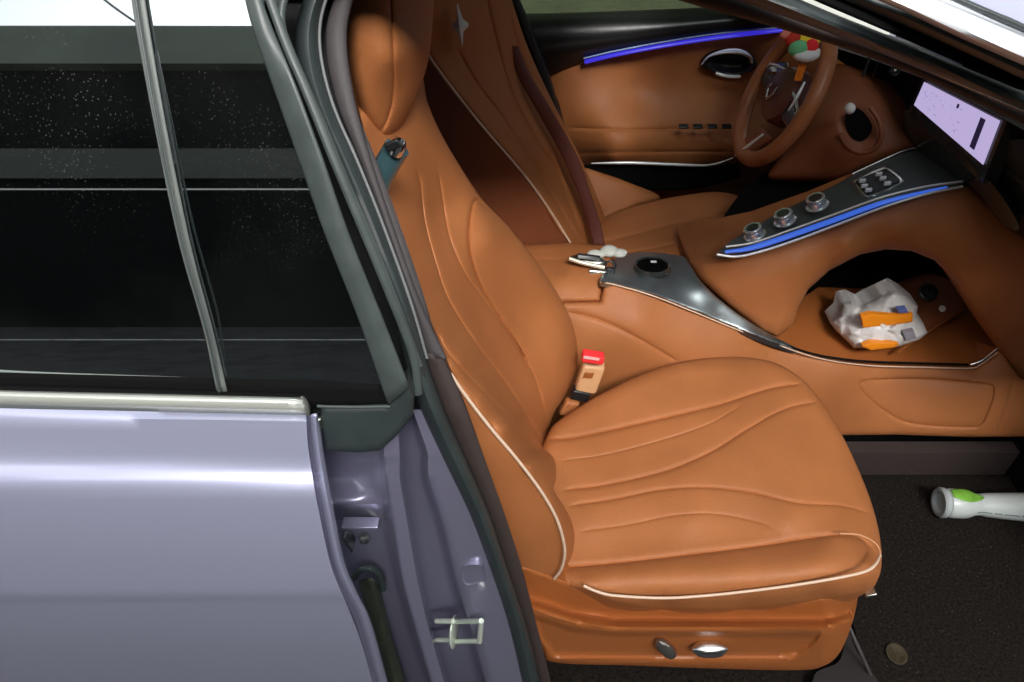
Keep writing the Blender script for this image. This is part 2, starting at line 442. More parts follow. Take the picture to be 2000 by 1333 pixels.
# ------------------------------------------------------------------ setting: ground, building across the way (seen mirrored in the rear glass)
GZ = -.27
def quad(name, x0, x1, y0, y1, z, m, parent=None):
    return finish(name, [(x0, y0, z), (x1, y0, z), (x1, y1, z), (x0, y1, z)], [(0, 1, 2, 3)], m, parent, smooth=False)
ground = quad('ground', -150, 150, -150, 150, GZ, mat('asphalt', (.022, .024, .026), .8, noise=.3, nscale=5, bump=.5, bscale=60))
tag(ground, 'grey asphalt ground under the car', kind='structure')
BD = -6.0
pav = quad('pavement', -40, 40, 3.2, 40, GZ+.10, mat('concrete', (.36, .37, .33), .85, noise=.15, nscale=3, bump=.3, bscale=40)); tag(pav, 'pale concrete pavement added to brighten the view through the driver window', kind='structure')  # added pale surface, brightens what shows through the driver window
bld = empty('building', (0, BD, GZ), 'building with its open front coloured near-black for shade, mirrored as bands in the rear window', 'building')
wall_dark = mat('painted_shade_wall', (.004, .005, .0055), .9, noise=.2, nscale=1.5, spec=.05)  # near-black base colour stands in for the unlit interior
wall_mid = mat('concrete_band', (.045, .050, .042), .8, noise=.15, nscale=2)
fascia_m = mat('weathered_fascia', (.10, .12, .095), .7, noise=.25, nscale=1.2)
def bbox(name, x0, x1, y0, y1, z0, z1, m, parent):
    return block(name, ((x0+x1)/2, (y0+y1)/2, (z0+z1)/2), ((x1-x0)/2, 0, 0), (0, (y1-y0)/2, 0), (0, 0, (z1-z0)/2), m, parent, bev=0)
def gy(y): return .800-.158*(max(y, -80)/750.0)-.010*math.sin(math.pi*min(max(y, -80), 750)/750)
def mz(y, Yb):
    """height on the plane Yb that the side glass mirrors at picture height y"""
    p = at(1000, y, gy(y)); a = at(1000, y-4, gy(y-4)); b = at(1000, y+4, gy(y+4)); t = (a-b).normalized(); n = Vector((0, -t.z, t.y))
    d = (p-C0).normalized(); r = d-2*d.dot(n)*n; return p.z+r.z/r.y*(Yb-p.y)
bbox('wall', -30, 25, BD-4, BD-.02, GZ, mz(120, BD), wall_dark, bld)
bbox('fascia', -30, 25, BD-.02, BD+.25, mz(124, BD+.25), mz(50, BD+.25), fascia_m, bld)
bbox('roof', -30, 25, BD-4, BD-.02, mz(120, BD)+.01, mz(80, BD), wall_dark, bld)
bbox('beam', -30, 25, BD, BD+.1, mz(348, BD+.1), mz(290, BD+.1), wall_mid, bld)
tubew('rail', [(-30, BD+.12, mz(370, BD+.12)), (0, BD+.12, mz(370, BD+.12)), (25, BD+.12, mz(370, BD+.12))], .022, white, bld, n=40)
_p = at(1000, 664, gy(664)); _y = _p.y-(_p.z-GZ)/((_p.z-mz(664, _p.y-1))/1.0)
painted = quad('painted_line', -30, 25, _y-.035, _y+.035, GZ+.004, mat('road_paint', (.45, .46, .44), .8, noise=.3, nscale=8)); tag(painted, 'thin pale painted line on the ground beside the car', kind='structure')
def mp(x, y, Yb):
    p = at(x, y, gy(y)); a = at(x, y-4, gy(y-4)); b = at(x, y+4, gy(y+4)); t = (a-b).normalized(); n = Vector((0, -t.z, t.y)).normalized()
    d = (p-C0).normalized(); r = d-2*d.dot(n)*n; return tuple(p+r*((Yb-p.y)/r.y))
ca, cb = np.array(mp(207, 2, BD+1)), np.array(mp(252, 36, BD+1))
cable = tubew('overhead_cable', [ca+(ca-cb)*t+np.array([0, 0, .012*t*t]) for t in np.linspace(-1.6, 5, 40)], .016, black, None, raw=True)
tag(cable, 'thin overhead cable against the white sky, mirrored in the rear window', 'cable')

# ------------------------------------------------------------------ the car
car = empty('car', (0, 1.4, GZ), 'lilac sedan with tan leather interior, its front passenger door open', 'car')
def P_(name, m=None):      # empty-mesh helper not needed
    return None

# --- shell: roof, floor pan, windscreen, firewall, added light blockers
def grid(name, f, nu, nv, m, parent, thick=.01):
    V = [Vector(f(i/(nu-1), j/(nv-1))) for i in range(nu) for j in range(nv)]
    F = [(i*nv+j, i*nv+j+1, (i+1)*nv+j+1, (i+1)*nv+j) for i in range(nu-1) for j in range(nv-1)]
    o = finish(name, V, F, m, parent); fix_normals(o)
    if thick: md = o.modifiers.new('thickness', 'SOLIDIFY'); md.thickness = thick; md.offset = 0
    return o
roof = grid('roof', lambda u, v: (-1.6+1.95*u, .836+v*1.30, 1.402+.05*math.sin(math.pi*v)), 14, 14, body_paint, car, .016)
grid('headliner', lambda u, v: (-1.55+1.85*u, .88+v*1.2, 1.372+.045*math.sin(math.pi*v)), 10, 10, mat('headliner', (.10, .085, .08), .9), roof, .01)
quad('floor_pan', -1.9, 1.9, .62, 2.24, -.03, void, car)
bbox('firewall', 1.35, 1.4, .7, 2.25, -.03, .85, void, car)
bbox('rear_light_block', -.75, -.7, .93, 2.24, -.03, 1.39, void, car)  # unseen black wall added to keep light out of the cabin
bbox('side_light_block', -1.6, -.06, 2.25, 2.29, -.03, 1.38, body_paint, car)  # unseen sheet added to close the far rear side against light
bbox('front_light_block', 1.12, 1.6, 2.2, 2.24, -.03, .98, body_paint, car)  # unseen sheet added to close the far front side against light

# windscreen in the top right corner and the painted pillar in front of it
wr = [at(1770, -44, .835), at(1845, -12, .82), at(1925, 22, .80), at(2010, 58, .78), at(2120, 108, .76), Vector((1.0, .75, 1.235)), Vector((1.5, .74, .98))]
loft('windscreen', [[tuple(p) for p in wr], [(p.x+.02, p.y+.2, p.z+.01) for p in wr], [(p.x+.05, 1.49, p.z+.035) for p in wr], [(p.x+.02, 2.78-p.y, p.z+.02) for p in wr], [(p.x, 2.98-p.y, p.z) for p in wr]], windsh, car, nu=30, nv=5, thick=.004, world=True)
loft('outer_pillar', [[(1846, -14, .822), (1900, 8, .812), (1955, 33, .80), (2012, 60, .785), (2120, 110, .765)],
                      [(1860, -40, .855), (1912, -20, .845), (1968, 4, .835), (2025, 30, .82), (2132, 80, .80)],
                      [(1880, -80, .92), (1935, -62, .91), (1990, -42, .90), (2050, -20, .885), (2160, 25, .865)]], body_paint, car, nu=24, nv=5, thick=.006)
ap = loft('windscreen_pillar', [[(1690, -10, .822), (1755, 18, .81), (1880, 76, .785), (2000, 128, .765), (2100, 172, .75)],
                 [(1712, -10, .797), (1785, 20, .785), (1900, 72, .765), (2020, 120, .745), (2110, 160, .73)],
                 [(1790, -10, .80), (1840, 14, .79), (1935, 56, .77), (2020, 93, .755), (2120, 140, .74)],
                 [(1838, -10, .825), (1880, 8, .815), (1940, 36, .80), (2010, 66, .785), (2120, 115, .765)]], mat('pillar_sheen', (.74, .77, .80), .32, metal=.2, coat=.3), car, nu=30, nv=5, thick=.01)  # pale colour stands in for the sky's sheen on the pillar
strip('windscreen_seal', [(1832, -14), (1890, 12), (1950, 38), (2020, 68), (2120, 112)], [(1846, -20), (1904, 5), (1962, 30), (2032, 60), (2130, 104)], [.80, .76], rubber, ap, bulge=.004)

# door opening of the front passenger side
op = loft('door_opening', [[(1560, -40, .86), (1650, 0, .85), (1750, 42, .835), (1880, 100, .815), (2000, 155, .795), (2100, 200, .78)],
                           [(1600, -40, .845), (1700, 3, .835), (1760, 28, .82), (1885, 86, .80), (2000, 137, .78), (2100, 182, .765)]], rubber, car, nu=24, nv=4, thick=.01, curved=False)
tag(op, 'door opening along the windscreen pillar')
strip('seal', [(1350, -35), (1420, -8), (1560, 42), (1700, 96), (1850, 158), (2000, 222), (2100, 265)],
      [(1450, -45), (1530, -15), (1625, 25), (1750, 75), (1880, 130), (2000, 180), (2100, 225)], [.90, .84], rubber, op, bulge=.03, nu=50)
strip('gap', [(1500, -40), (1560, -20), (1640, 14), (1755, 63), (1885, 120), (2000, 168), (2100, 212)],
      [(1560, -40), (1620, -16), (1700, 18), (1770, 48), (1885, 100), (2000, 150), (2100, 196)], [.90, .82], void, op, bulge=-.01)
tube('seal_lip', [(1342, -42, .89), (1400, -22, .885), (1500, 12, .875), (1600, 48, .865), (1750, 108, .855), (1875, 161, .845), (2000, 214, .83), (2100, 258, .82)], .0022, satin, op)
strip('pillar_trim', [(1240, -30), (1330, 2), (1490, 47), (1641, 92), (1800, 152), (1960, 225), (2100, 290)],
      [(1330, -50), (1400, -24), (1500, 10), (1620, 52), (1750, 106), (1875, 159), (2100, 256)], [.97, .93], browntrim, op, bulge=.012, nu=50)

# ------------------------------------------------------------------ rear door
def prof(rows, xs):      # rails for the loft from rows (y, Y)
    return rows
rd = loft('rear_door', [
    [(-150, 790, .618), (0, 797, .618), (300, 806, .618), (597, 813, .618)],
    [(-150, 798.0, 0.602), (0, 803.0, 0.602), (300, 808.0, 0.602), (598.0, 814.0, 0.602)],
    [(-150, 852.2, 0.589), (0, 854.6, 0.589), (300, 858.8, 0.589), (600.6, 863.0, 0.589)],
    [(-150, 892.0, 0.578), (0, 896.0, 0.578), (300, 903.0, 0.578), (607.2, 910.0, 0.578)],
    [(-150, 911.0, 0.57), (0, 915.0, 0.57), (300, 922.0, 0.57), (610.2, 929.0, 0.57)],
    [(-150, 925.0, 0.5605), (0, 929.0, 0.5605), (300, 936.0, 0.5605), (612.5, 943.0, 0.5605)],
    [(-150, 952.0, 0.551), (0, 956.0, 0.551), (300, 963.0, 0.551), (617.0, 970.0, 0.551)],
    [(-150, 1041.1, 0.537), (0, 1043.8, 0.537), (300, 1048.6, 0.537), (634.0, 1053.4, 0.537)],
    [(-150, 1105.9, 0.5295), (0, 1107.2, 0.5295), (300, 1109.4, 0.5295), (648.5, 1111.6, 0.5295)],
    [(-150, 1162.0, 0.5245), (0, 1162.0, 0.5245), (300, 1162.0, 0.5245), (668.9, 1162.0, 0.5245)],
    [(-150, 1172.0, 0.5265), (0, 1172.0, 0.5265), (300, 1172.0, 0.5265), (673.6, 1172.0, 0.5265)],
    [(-150, 1250.0, 0.532), (0, 1250.0, 0.532), (300, 1250.0, 0.532), (704.0, 1250.0, 0.532)],
    [(-150, 1345.0, 0.546), (0, 1345.0, 0.546), (300, 1345.0, 0.546), (730.7, 1345.0, 0.546)],
    [(-150, 1460.0, 0.566), (0, 1460.0, 0.566), (300, 1460.0, 0.566), (762.0, 1460.0, 0.566)]], body_paint, car, nu=40, nv=5, thick=.0, angle=60)
tag(rd, 'closed lilac rear door')
# hem and flange along the door's front edge
eA = [(598.0, 813, 0.6025), (599.0, 850, 0.5944), (604.0, 890, 0.5841), (609.6, 925, 0.5734), (612.8, 945, 0.5617), (620.1, 985, 0.5482), (643.0, 1098, 0.5323), (668.0, 1160, 0.5252), (695.0, 1218, 0.5302), (728.0, 1335, 0.5457), (762.0, 1460, 0.5665)]
eB = [(607.0, 810, 0.6140), (608.0, 847, 0.6059), (613.0, 887, 0.5956), (618.6, 922, 0.5849), (621.8, 942, 0.5732), (629.1, 982, 0.5597), (652.0, 1095, 0.5438), (677.0, 1157, 0.5368), (704.0, 1215, 0.5416), (737.0, 1332, 0.5570), (771.0, 1457, 0.5778)]
eC = [(620.0, 807, 0.6240), (627.0, 844, 0.6159), (632.0, 884, 0.6056), (637.6, 919, 0.5949), (640.8, 939, 0.5832), (648.1, 979, 0.5697), (671.0, 1092, 0.5538), (696.0, 1154, 0.5469), (723.0, 1212, 0.5516), (756.0, 1329, 0.5668), (790.0, 1454, 0.5876)]
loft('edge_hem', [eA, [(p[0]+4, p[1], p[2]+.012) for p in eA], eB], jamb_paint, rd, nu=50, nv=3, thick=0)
loft('edge_flange', [eB, [((a[0]+b[0])/2+2, (a[1]+b[1])/2, (a[2]+b[2])/2-.006) for a, b in zip(eB, eC)], eC, [(p[0]+3, p[1], p[2]+.05) for p in eC]], body_paint, rd, nu=50, nv=4, thick=.002)
# belt trim
loft('belt_trim', [[(-150, 754, .628), (0, 762, .628), (300, 769, .628), (589, 776, .628)],
                   [(-150, 758, .619), (0, 766, .619), (300, 774, .619), (590, 781, .619)],
                   [(-150, 768, .614), (0, 776, .614), (300, 784, .614), (592, 792, .614)],
                   [(-150, 780, .611), (0, 788, .611), (300, 797, .611), (596, 806, .611)],
                   [(-150, 790, .619), (0, 798, .619), (300, 808, .619), (598, 815, .619)]], beltmetal, rd, nu=30, nv=5, thick=.004)
loft('belt_rubber', [[(-150, 740, .6455), (0, 747, .6455), (300, 755, .6455), (592, 763, .644)], [(-150, 746, .634), (0, 754, .634), (300, 761, .634), (591, 769, .634)], [(-150, 755, .6275), (0, 763, .6275), (300, 770, .6275), (589, 777, .6275)]], void, rd, nu=30, nv=4, thick=.003)
loft('end_cap', [[(588, 765, .642), (589, 775, .628), (592, 789, .616), (596, 806, .612), (598, 815, .619)], [(598, 772, .643), (602, 782, .636), (606, 794, .630), (606, 806, .625), (604, 815, .628)]], beltmetal, rd, nu=12, nv=3, thick=.003, curved=False)
block('latch_cap', at(618, 822, .628), (.0085, 0, 0), (0, .008, 0), (0, .002, .009), steel, rd, bev=.003)
block('latch_cap_base', at(622, 818, .640), (.012, 0, 0), (0, .008, 0), (0, .002, .013), black, rd, bev=.003)
# panes
gyv = lambda P: np.array([gy(float(y)) for y in P[:, 1]])
patch('quarter_glass', [(-200, -60), (258, -60), (270, 60), (302, 245), (352, 470), (400, 662), (428, 778), (-200, 762)], gyv, glass, rd, step=16, sharp=True, ext=(0, .005, 0))
patch('window_glass', [(266, -60), (500, -60), (524, 60), (568, 210), (655, 460), (722, 660), (770, 802), (440, 790), (415, 700), (360, 470), (312, 230), (290, 100)], gyv, glass, rd, step=16, sharp=True, ext=(0, .005, 0))
dv = strip('divider', [(254, -40), (261, 30), (302, 250), (348, 470), (396, 640), (423, 765)], [(281, -40), (287, 20), (322, 230), (371, 470), (415, 640), (445, 765)], lambda y: gy(y)-.003, mat('divider_grey', (.15, .165, .155), .5, noise=.08, nscale=40), rd, bulge=.003)
tube('divider_lip', [(262, -40, gy(-40)-.013), (270, 30, gy(30)-.013), (308, 250, gy(250)-.016), (354, 470, gy(470)-.016), (402, 640, gy(640)-.016), (429, 765, gy(765)-.010)], .0014, rubber2, rd)
strip('window_frame', [(470, -40), (482, 15), (498, 70), (547, 210), (596, 350), (635, 460), (700, 625), (757, 792)],
      [(500, -40), (516, 10), (540, 72), (575, 158), (628, 300), (680, 450), (750, 625), (800, 755)], lambda y: gy(y)-.010, rubber2, rd, bulge=.005, nu=50)
patch('corner_panel', [(626, 794), (757, 792), (776, 772), (796, 745), (808, 775), (806, 812), (775, 850), (742, 880), (700, 884), (636, 880), (629, 840)],
      [(626, 794, .628), (757, 792, .624), (800, 760, .628), (636, 880, .612), (742, 880, .610), (806, 812, .622)], rubber, rd, sharp=True, rr=14, rd=.008, ext=(0, .03, 0))
tube('corner_lip', [(620, 793, .626), (632, 794, .625), (700, 795, .623), (762, 794, .621)], .0020, rubber2, rd)

YY = [-60, 0, 60, 130, 215, 320, 445, 590, 700, 800, 900, 1000, 1105, 1220, 1340, 1450]
SYV = [.89, .872, .858, .840, .818, .790, .757, .716, .690, .668, .656, .648, .642, .637, .632, .628]
def SY(y): return float(np.interp(y, YY, SYV))
def CY(y): return gy(y)+.022
def TY(y): return SY(y)+.012
loft('reflection_mask', [[(-150, 722, gy(722)-.001), (0, 729, gy(729)-.001), (300, 737, gy(737)-.001), (600, 745, gy(745)-.001), (745, 752, gy(752)-.001)],
                      [(-150, 750, gy(750)-.003), (0, 757, gy(757)-.003), (300, 765, gy(765)-.003), (600, 796, gy(790)-.003), (762, 796, gy(790)-.003)]], void, rd, nu=30, nv=3, thick=.001)  # added black strip, hides the trim's mirror image in the glass
# ------------------------------------------------------------------ door pillar (painted jamb, trims, seal)
rows = [(800, [640, 700, 742, 756, 775, 782, 800, 806, 829], [0.700, 0.700, 0.690, 0.649, 0.651, 0.731, 0.720, 0.660, 0.665]),
        (880, [600, 690, 738, 750, 780, 786, 824, 834, 876], [0.700, 0.690, 0.680, 0.634, 0.636, 0.724, 0.718, 0.650, 0.655]),
        (933, [610, 690, 742, 755, 781, 790, 826, 838, 898], [0.700, 0.690, 0.680, 0.630, 0.632, 0.724, 0.718, 0.646, 0.650]),
        (1030, [620, 700, 752, 772, 797, 806, 858, 868, 932], [0.710, 0.700, 0.680, 0.624, 0.626, 0.720, 0.716, 0.642, 0.644]),
        (1133, [640, 730, 775, 788, 815, 824, 884, 893, 969], [0.710, 0.700, 0.680, 0.618, 0.620, 0.714, 0.710, 0.636, 0.638]),
        (1230, [670, 760, 800, 815, 838, 848, 914, 922, 999], [0.710, 0.700, 0.680, 0.612, 0.614, 0.708, 0.704, 0.630, 0.632]),
        (1340, [700, 800, 838, 846, 870, 880, 944, 952, 1032], [0.710, 0.700, 0.680, 0.606, 0.608, 0.702, 0.698, 0.624, 0.626]),
        (1450, [740, 830, 868, 878, 902, 912, 976, 984, 1066], [0.710, 0.700, 0.680, 0.600, 0.602, 0.696, 0.692, 0.618, 0.620])]
def jrow(y, e):
    a = [r for r in rows if r[0] <= y][-1]; b = [r for r in rows if r[0] > y][0]; t = (y-a[0])/(b[0]-a[0])
    r = (y, [p*(1-t)+q*t for p, q in zip(a[1], b[1])], [p*(1-t)+q*t for p, q in zip(a[2], b[2])]); r[2][0] = r[2][1] = e; return r
rows += [jrow(905, .708)]; rows.sort(); rows += [jrow(975, .676), jrow(992, .676), jrow(1012, .705)]; rows.sort()
for r in rows:
    if r[0] in (933,): r[2][0] = r[2][1] = .713
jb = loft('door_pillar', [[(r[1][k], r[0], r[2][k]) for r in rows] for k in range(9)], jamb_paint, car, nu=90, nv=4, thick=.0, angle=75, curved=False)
tag(jb, 'painted lilac door pillar between the doors')
# upper covers of the pillar: the stack of grooves beside the rear door frame
strip('pillar_cover', [(500, -60), (520, 0), (560, 100), (600, 200), (650, 320), (705, 450), (768, 600), (812, 740), (826, 800)],
      [(570, -60), (556, 40), (572, 110), (610, 190), (660, 300), (712, 420), (775, 570), (822, 700), (840, 790)], CY, rubber, jb, bulge=.004, nu=60)
tube('cover_lip', [(x, y, CY(y)-.012) for x, y in [(512, -50), (532, 10), (562, 92), (600, 180), (652, 310), (700, 425), (760, 570), (806, 690), (818, 770)]], .0055, rubber2, jb, flat=.6)
tube('cover_lip', [(x, y, CY(y)-.008) for x, y in [(575, -50), (552, 10), (553, 60), (580, 130), (625, 230), (672, 345), (722, 460), (778, 600), (820, 715)]], .0042, rubber2, jb)
SL = [(615, -60), (592, 0), (576, 60), (580, 130), (605, 215), (650, 320), (705, 445), (762, 590), (788, 700), (820, 800), (866, 900), (915, 1000), (955, 1105), (992, 1220), (1020, 1340), (1045, 1450)]
SR = [(660, -60), (634, 0), (622, 60), (628, 130), (652, 215), (698, 320), (748, 445), (800, 590), (832, 700), (868, 800), (912, 900), (955, 1000), (990, 1105), (1028, 1220), (1058, 1340), (1085, 1450)]
strip('seal', SL, SR, SY, rubber, jb, bulge=.022, nu=90)
SR2 = [(x+2, y, SY(y)-.004) for (x, y) in SR]
tube('seal_lip', SR2[:9], .0020, mat('lip_grey', (.16, .17, .17), .5), jb)
TL = [(680, -60), (652, 0), (636, 60), (640, 130), (662, 215), (704, 320), (750, 445), (800, 590), (832, 700)]
TR = [(700, -60), (684, 0), (672, 60), (676, 130), (692, 215), (722, 320), (764, 445), (816, 590), (868, 700)]
trim = strip('pillar_trim', TL, [(x+6, y) for x, y in TR], TY, darktrim, jb, bulge=.006, nu=60, thick=.02)
strip('lower_pillar_trim', [(826, 690), (866, 800), (908, 900), (950, 1000), (986, 1105), (1022, 1220), (1052, 1340), (1080, 1450)],
      [(866, 694), (912, 800), (948, 900), (984, 1000), (1018, 1105), (1048, 1220), (1078, 1340), (1100, 1450)], TY, browntrim, jb, bulge=.006, nu=60, thick=.02)
strip('pillar_core', [(560, -60), (535, 0), (540, 60), (545, 130), (570, 215), (615, 320), (670, 445), (730, 590), (765, 700), (800, 800), (850, 900), (930, 1000), (970, 1105), (1005, 1220), (1035, 1340), (1060, 1450)],
      [(700, -60), (682, 0), (670, 60), (676, 130), (695, 215), (725, 320), (768, 445), (820, 590), (864, 700), (905, 800), (940, 900), (975, 1000), (1008, 1105), (1038, 1220), (1066, 1340), (1090, 1450)],
      lambda y: SY(y)+.03, black, jb, bulge=0, nu=60, thick=.02)
# striker
zinc = mat('zinc_plate', (.72, .80, .68), .22, metal=.4)
ua, ub, uc, ud = at(888, 1214, .642), at(940, 1213, .600), at(937, 1252, .600), at(888, 1253, .638)
st = join('striker', [tubew('s', [a, a+(b-a)*.5, b], .0046, zinc, jb, raw=True) for a, b in ((ua, ub), (ub, uc), (uc, ud))])
lathe('striker_flange', [(.001, -.003), (.034, -.003), (.037, -.001), (.037, .001), (.030, .003), (.001, .003)], at(887, 1234, .642), (.985, -.17, .04), zinc, jb, sx=.75, xdir=(0, 1, 0))
for y in (1213, 1250):
    tubew('striker_bolt', [at(852, y, .655), at(868, y, .648), at(885, y, .640)], .0046, zinc, jb, raw=True)
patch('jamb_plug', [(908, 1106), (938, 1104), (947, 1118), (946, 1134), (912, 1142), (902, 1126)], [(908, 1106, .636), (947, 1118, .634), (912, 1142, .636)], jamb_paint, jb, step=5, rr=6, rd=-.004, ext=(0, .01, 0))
# check-strap recess details, half hidden behind the rear door
block('hinge_bracket', at(705, 1022, .665), (.028, 0, 0), (0, .010, 0), (0, .0, .003), jamb_paint, jb, bev=.001)
lathe('hinge_bolt', [(.010, 0), (.010, .006), (.007, .010), (.002, .011)], at(712, 1050, .685), (.2, -.8, .4), steel, jb, seg=6)
block('check_strap', at(682, 1052, .68), (.003, .0, .004), (0, .012, 0), (-.004, 0, .02), steel, jb, bev=.001)
loft('wire_boot', [[(700, 1135, .675), (712, 1180, .67), (722, 1260, .665), (738, 1345, .66), (760, 1450, .66)], [(725, 1130, .655), (735, 1180, .65), (752, 1260, .645), (772, 1345, .64), (790, 1450, .64)],
                   [(742, 1145, .675), (752, 1190, .67), (770, 1260, .665), (795, 1345, .66), (815, 1450, .66)]], mat('olive_rubber', (.035, .045, .025), .7, noise=.3, nscale=60), jb, nu=30, thick=.002)
tube('grommet', [(690, 1130, .67), (705, 1112, .665), (725, 1110, .662), (742, 1125, .665), (748, 1150, .668)], .006, rubber, jb)

# ------------------------------------------------------------------ front passenger seat
seat = patch('passenger_seat', [(1068, 852), (1100, 815), (1180, 766), (1260, 728), (1340, 705), (1430, 697), (1505, 706), (1560, 735), (1605, 785), (1645, 850), (1678, 920), (1703, 985), (1717, 1040), (1722, 1090), (1716, 1128), (1690, 1158),
          (1600, 1172), (1450, 1190), (1300, 1190), (1205, 1178), (1150, 1155), (1080, 1135), (1040, 1080), (1030, 960)],
    [(1080, 840, 1.03), (1180, 768, 1.13), (1430, 700, 1.235), (1560, 740, 1.17), (1650, 860, 1.02), (1705, 1000, .86), (1718, 1075, .775), (1712, 1110, .715)]
    + [(x, y, Yz(y, .418+.032*(x-1150)/450+dz)) for x in (1160, 1350, 1540) for y, dz in ((790, .022), (870, .011), (950, .009), (1020, .006)) if not (x > 1400 and y == 790)]
    + [(x, float(np.interp(x, [1110, 1200, 1300, 1400, 1500, 1620], [1108, 1101, 1088, 1076, 1063, 1046])), Yz(float(np.interp(x, [1110, 1200, 1300, 1400, 1500, 1620], [1108, 1101, 1088, 1076, 1063, 1046])), .412+.034*(x-1150)/450)) for x in range(1110, 1640, 40)]
    + [(x, float(np.interp(x, [1150, 1310, 1400, 1490, 1600], [1126, 1115, 1106, 1095, 1080])), Yz(float(np.interp(x, [1150, 1310, 1400, 1490, 1600], [1126, 1115, 1106, 1095, 1080])), .423+.040*(x-1150)/450)) for x in range(1150, 1610, 40)]
    + [(x, float(np.interp(x, [1150, 1200, 1290, 1370, 1450, 1530, 1600, 1660], [1148, 1161, 1167, 1163, 1155, 1146, 1135, 1124])), float(np.interp(x, [1150, 1400, 1530, 1600, 1660], [.676, .670, .672, .677, .686]))) for x in range(1150, 1670, 40)]
    + [
       (1300, 1190, .680), (1450, 1190, .680), (1600, 1170, .686), (1690, 1158, .70)],
    leather, car, step=8, rr=26, rd=.03, ext=(0, .03, -.10),
    grooves=[([(1060, 858), (1100, 858), (1150, 850), (1275, 822), (1400, 792), (1500, 760), (1572, 748)], 3.6, .009),
             ([(1090, 900), (1180, 888), (1290, 860), (1380, 830), (1425, 805), (1450, 790)], 2.8, .0028),
             ([(1100, 957), (1180, 948), (1300, 920), (1390, 882), (1460, 838), (1530, 800), (1600, 783)], 3.4, .007),
             ([(1110, 988), (1200, 975), (1290, 957), (1370, 952), (1460, 961), (1560, 983), (1640, 987), (1703, 1003)], 3.2, .006),
             ([(1130, 1038), (1220, 1026), (1320, 1006), (1400, 1004), (1480, 1020), (1515, 1036)], 2.8, .003),
             ([(1085, 1110), (1200, 1100), (1350, 1083), (1500, 1064), (1620, 1046), (1668, 1047), (1700, 1067), (1716, 1100)], 5, .011),
             ([(1190, 1182), (1300, 1180), (1450, 1180), (1600, 1163), (1690, 1146)], 3, .002)])
tag(seat, 'tan leather front passenger seat')
def on(pts, f, d=-.002):
    return pts
tube('piping', [(1140, 1144, .674), (1165, 1155, .667), (1200, 1163, .665), (1290, 1168, .664), (1370, 1164, .664), (1450, 1156, .664), (1550, 1143, .666), (1640, 1128, .670), (1690, 1116, .683), (1710, 1102, .70), (1719, 1085, .73)], .0026, piping, seat)
tube('seat_edge_piping', [(1719, 1085, .73), (1717, 1070, .745), (1703, 1056, .755), (1675, 1044, .762), (1640, 1042, .764)], .0018, thread, seat)

def lean(x, y, f=0):
    """depth of the leaning plane of the backrest (moved forward by f) at a picture position"""
    v = (666-y)/FPX; dx = (x-1000)/FPX; dz = -sp+v*cp
    return (.064+f-.37*1.17)/(dx+.37*dz)*(cp+v*sp)
SIDE = [(838, 668), (870, 716), (912, 776), (960, 838), (1010, 897), (1055, 957), (1085, 1008), (1099, 1050), (1103, 1085), (1096, 1112), (1085, 1131)]
back = patch('backrest', [(700, 200), (715, 150), (770, 120), (820, 140), (835, 200), (862, 262), (905, 335), (945, 392), (992, 440), (1040, 500), (1078, 555), (1110, 612), (1126, 665), (1126, 715), (1108, 765), (1083, 805), (1070, 845), (1068, 872),
          (1084, 900), (1086, 935), (1082, 958), (1108, 1000), (1124, 1045), (1120, 1085), (1104, 1120)] + SIDE[::-1] + [(800, 640), (760, 590), (712, 445), (680, 320)],
    [(720, 180, .96), (835, 190, 1.10), (905, 335, 1.16), (992, 440, 1.20), (1078, 555, 1.22), (1126, 680, 1.20), (1083, 805, 1.10), (1040, 600, 1.17), (960, 460, 1.11), (1085, 700, 1.14)]
    + [(x, y, lean(x, y)) for x, y in ((770, 400), (800, 450), (830, 520), (860, 420), (870, 500), (860, 600), (900, 570), (905, 650), (945, 640), (940, 720), (985, 690), (985, 770), (1020, 760), (1020, 830), (1050, 880))]
    + [(705, 320, .875), (742, 445, .85), (778, 560, .80), (800, 620, .765), (838, 668, .74), (870, 716, .726), (912, 776, .716), (960, 838, .711), (1010, 897, .706), (1055, 957, .702), (1085, 1008, .700), (1099, 1050, .698), (1103, 1085, .697), (1085, 1131, .698)]
    + [(905, 705, .785), (950, 770, .780), (1000, 830, .782), (1045, 890, .785), (1082, 945, .775), (1110, 1005, .785), (1122, 1060, .765)],
    leather, seat, step=8, rr=34, rd=.045, ext=(-.10, .05, -.02),
    grooves=[([(812, 330), (821, 357), (831, 436), (852, 515), (878, 588), (931, 672), (994, 756), (1040, 830), (1072, 895)], 3.2, .011),
             ([(855, 330), (860, 357), (878, 462), (910, 536), (947, 588), (994, 651), (1041, 730), (1064, 804), (1072, 850)], 2.8, .006),
             ([(962, 420), (945, 400), (926, 394), (915, 447), (918, 494), (936, 552), (973, 615), (1010, 672), (1032, 720)], 3.2, .011),
             ([(850, 640), (878, 693), (936, 756), (1000, 826), (1045, 878), (1085, 955)], 3.4, .009)])
patch('backrest_side', SIDE + [(1050, 1128), (975, 1125), (925, 1000), (885, 900), (850, 800), (825, 700)],
    [(838, 668, .745), (870, 716, .731), (912, 776, .720), (960, 838, .714), (1010, 897, .708), (1055, 957, .704), (1085, 1008, .702), (1103, 1085, .699), (1085, 1131, .700),
     (850, 800, .722), (885, 900, .712), (925, 1000, .706), (975, 1110, .700), (940, 880, .706), (1000, 980, .698), (1040, 1060, .693), (1000, 1060, .694)],
    leather, seat, step=8, rr=9, rd=.010, ext=(-.04, .06, 0), sharp=False)
tube('piping', [(880, 730, .722), (912, 776, .712), (960, 838, .704), (1010, 897, .698), (1055, 957, .693), (1085, 1008, .690), (1099, 1050, .686), (1103, 1082, .684), (1096, 1112, .685), (1083, 1130, .688)], .0026, piping, seat)
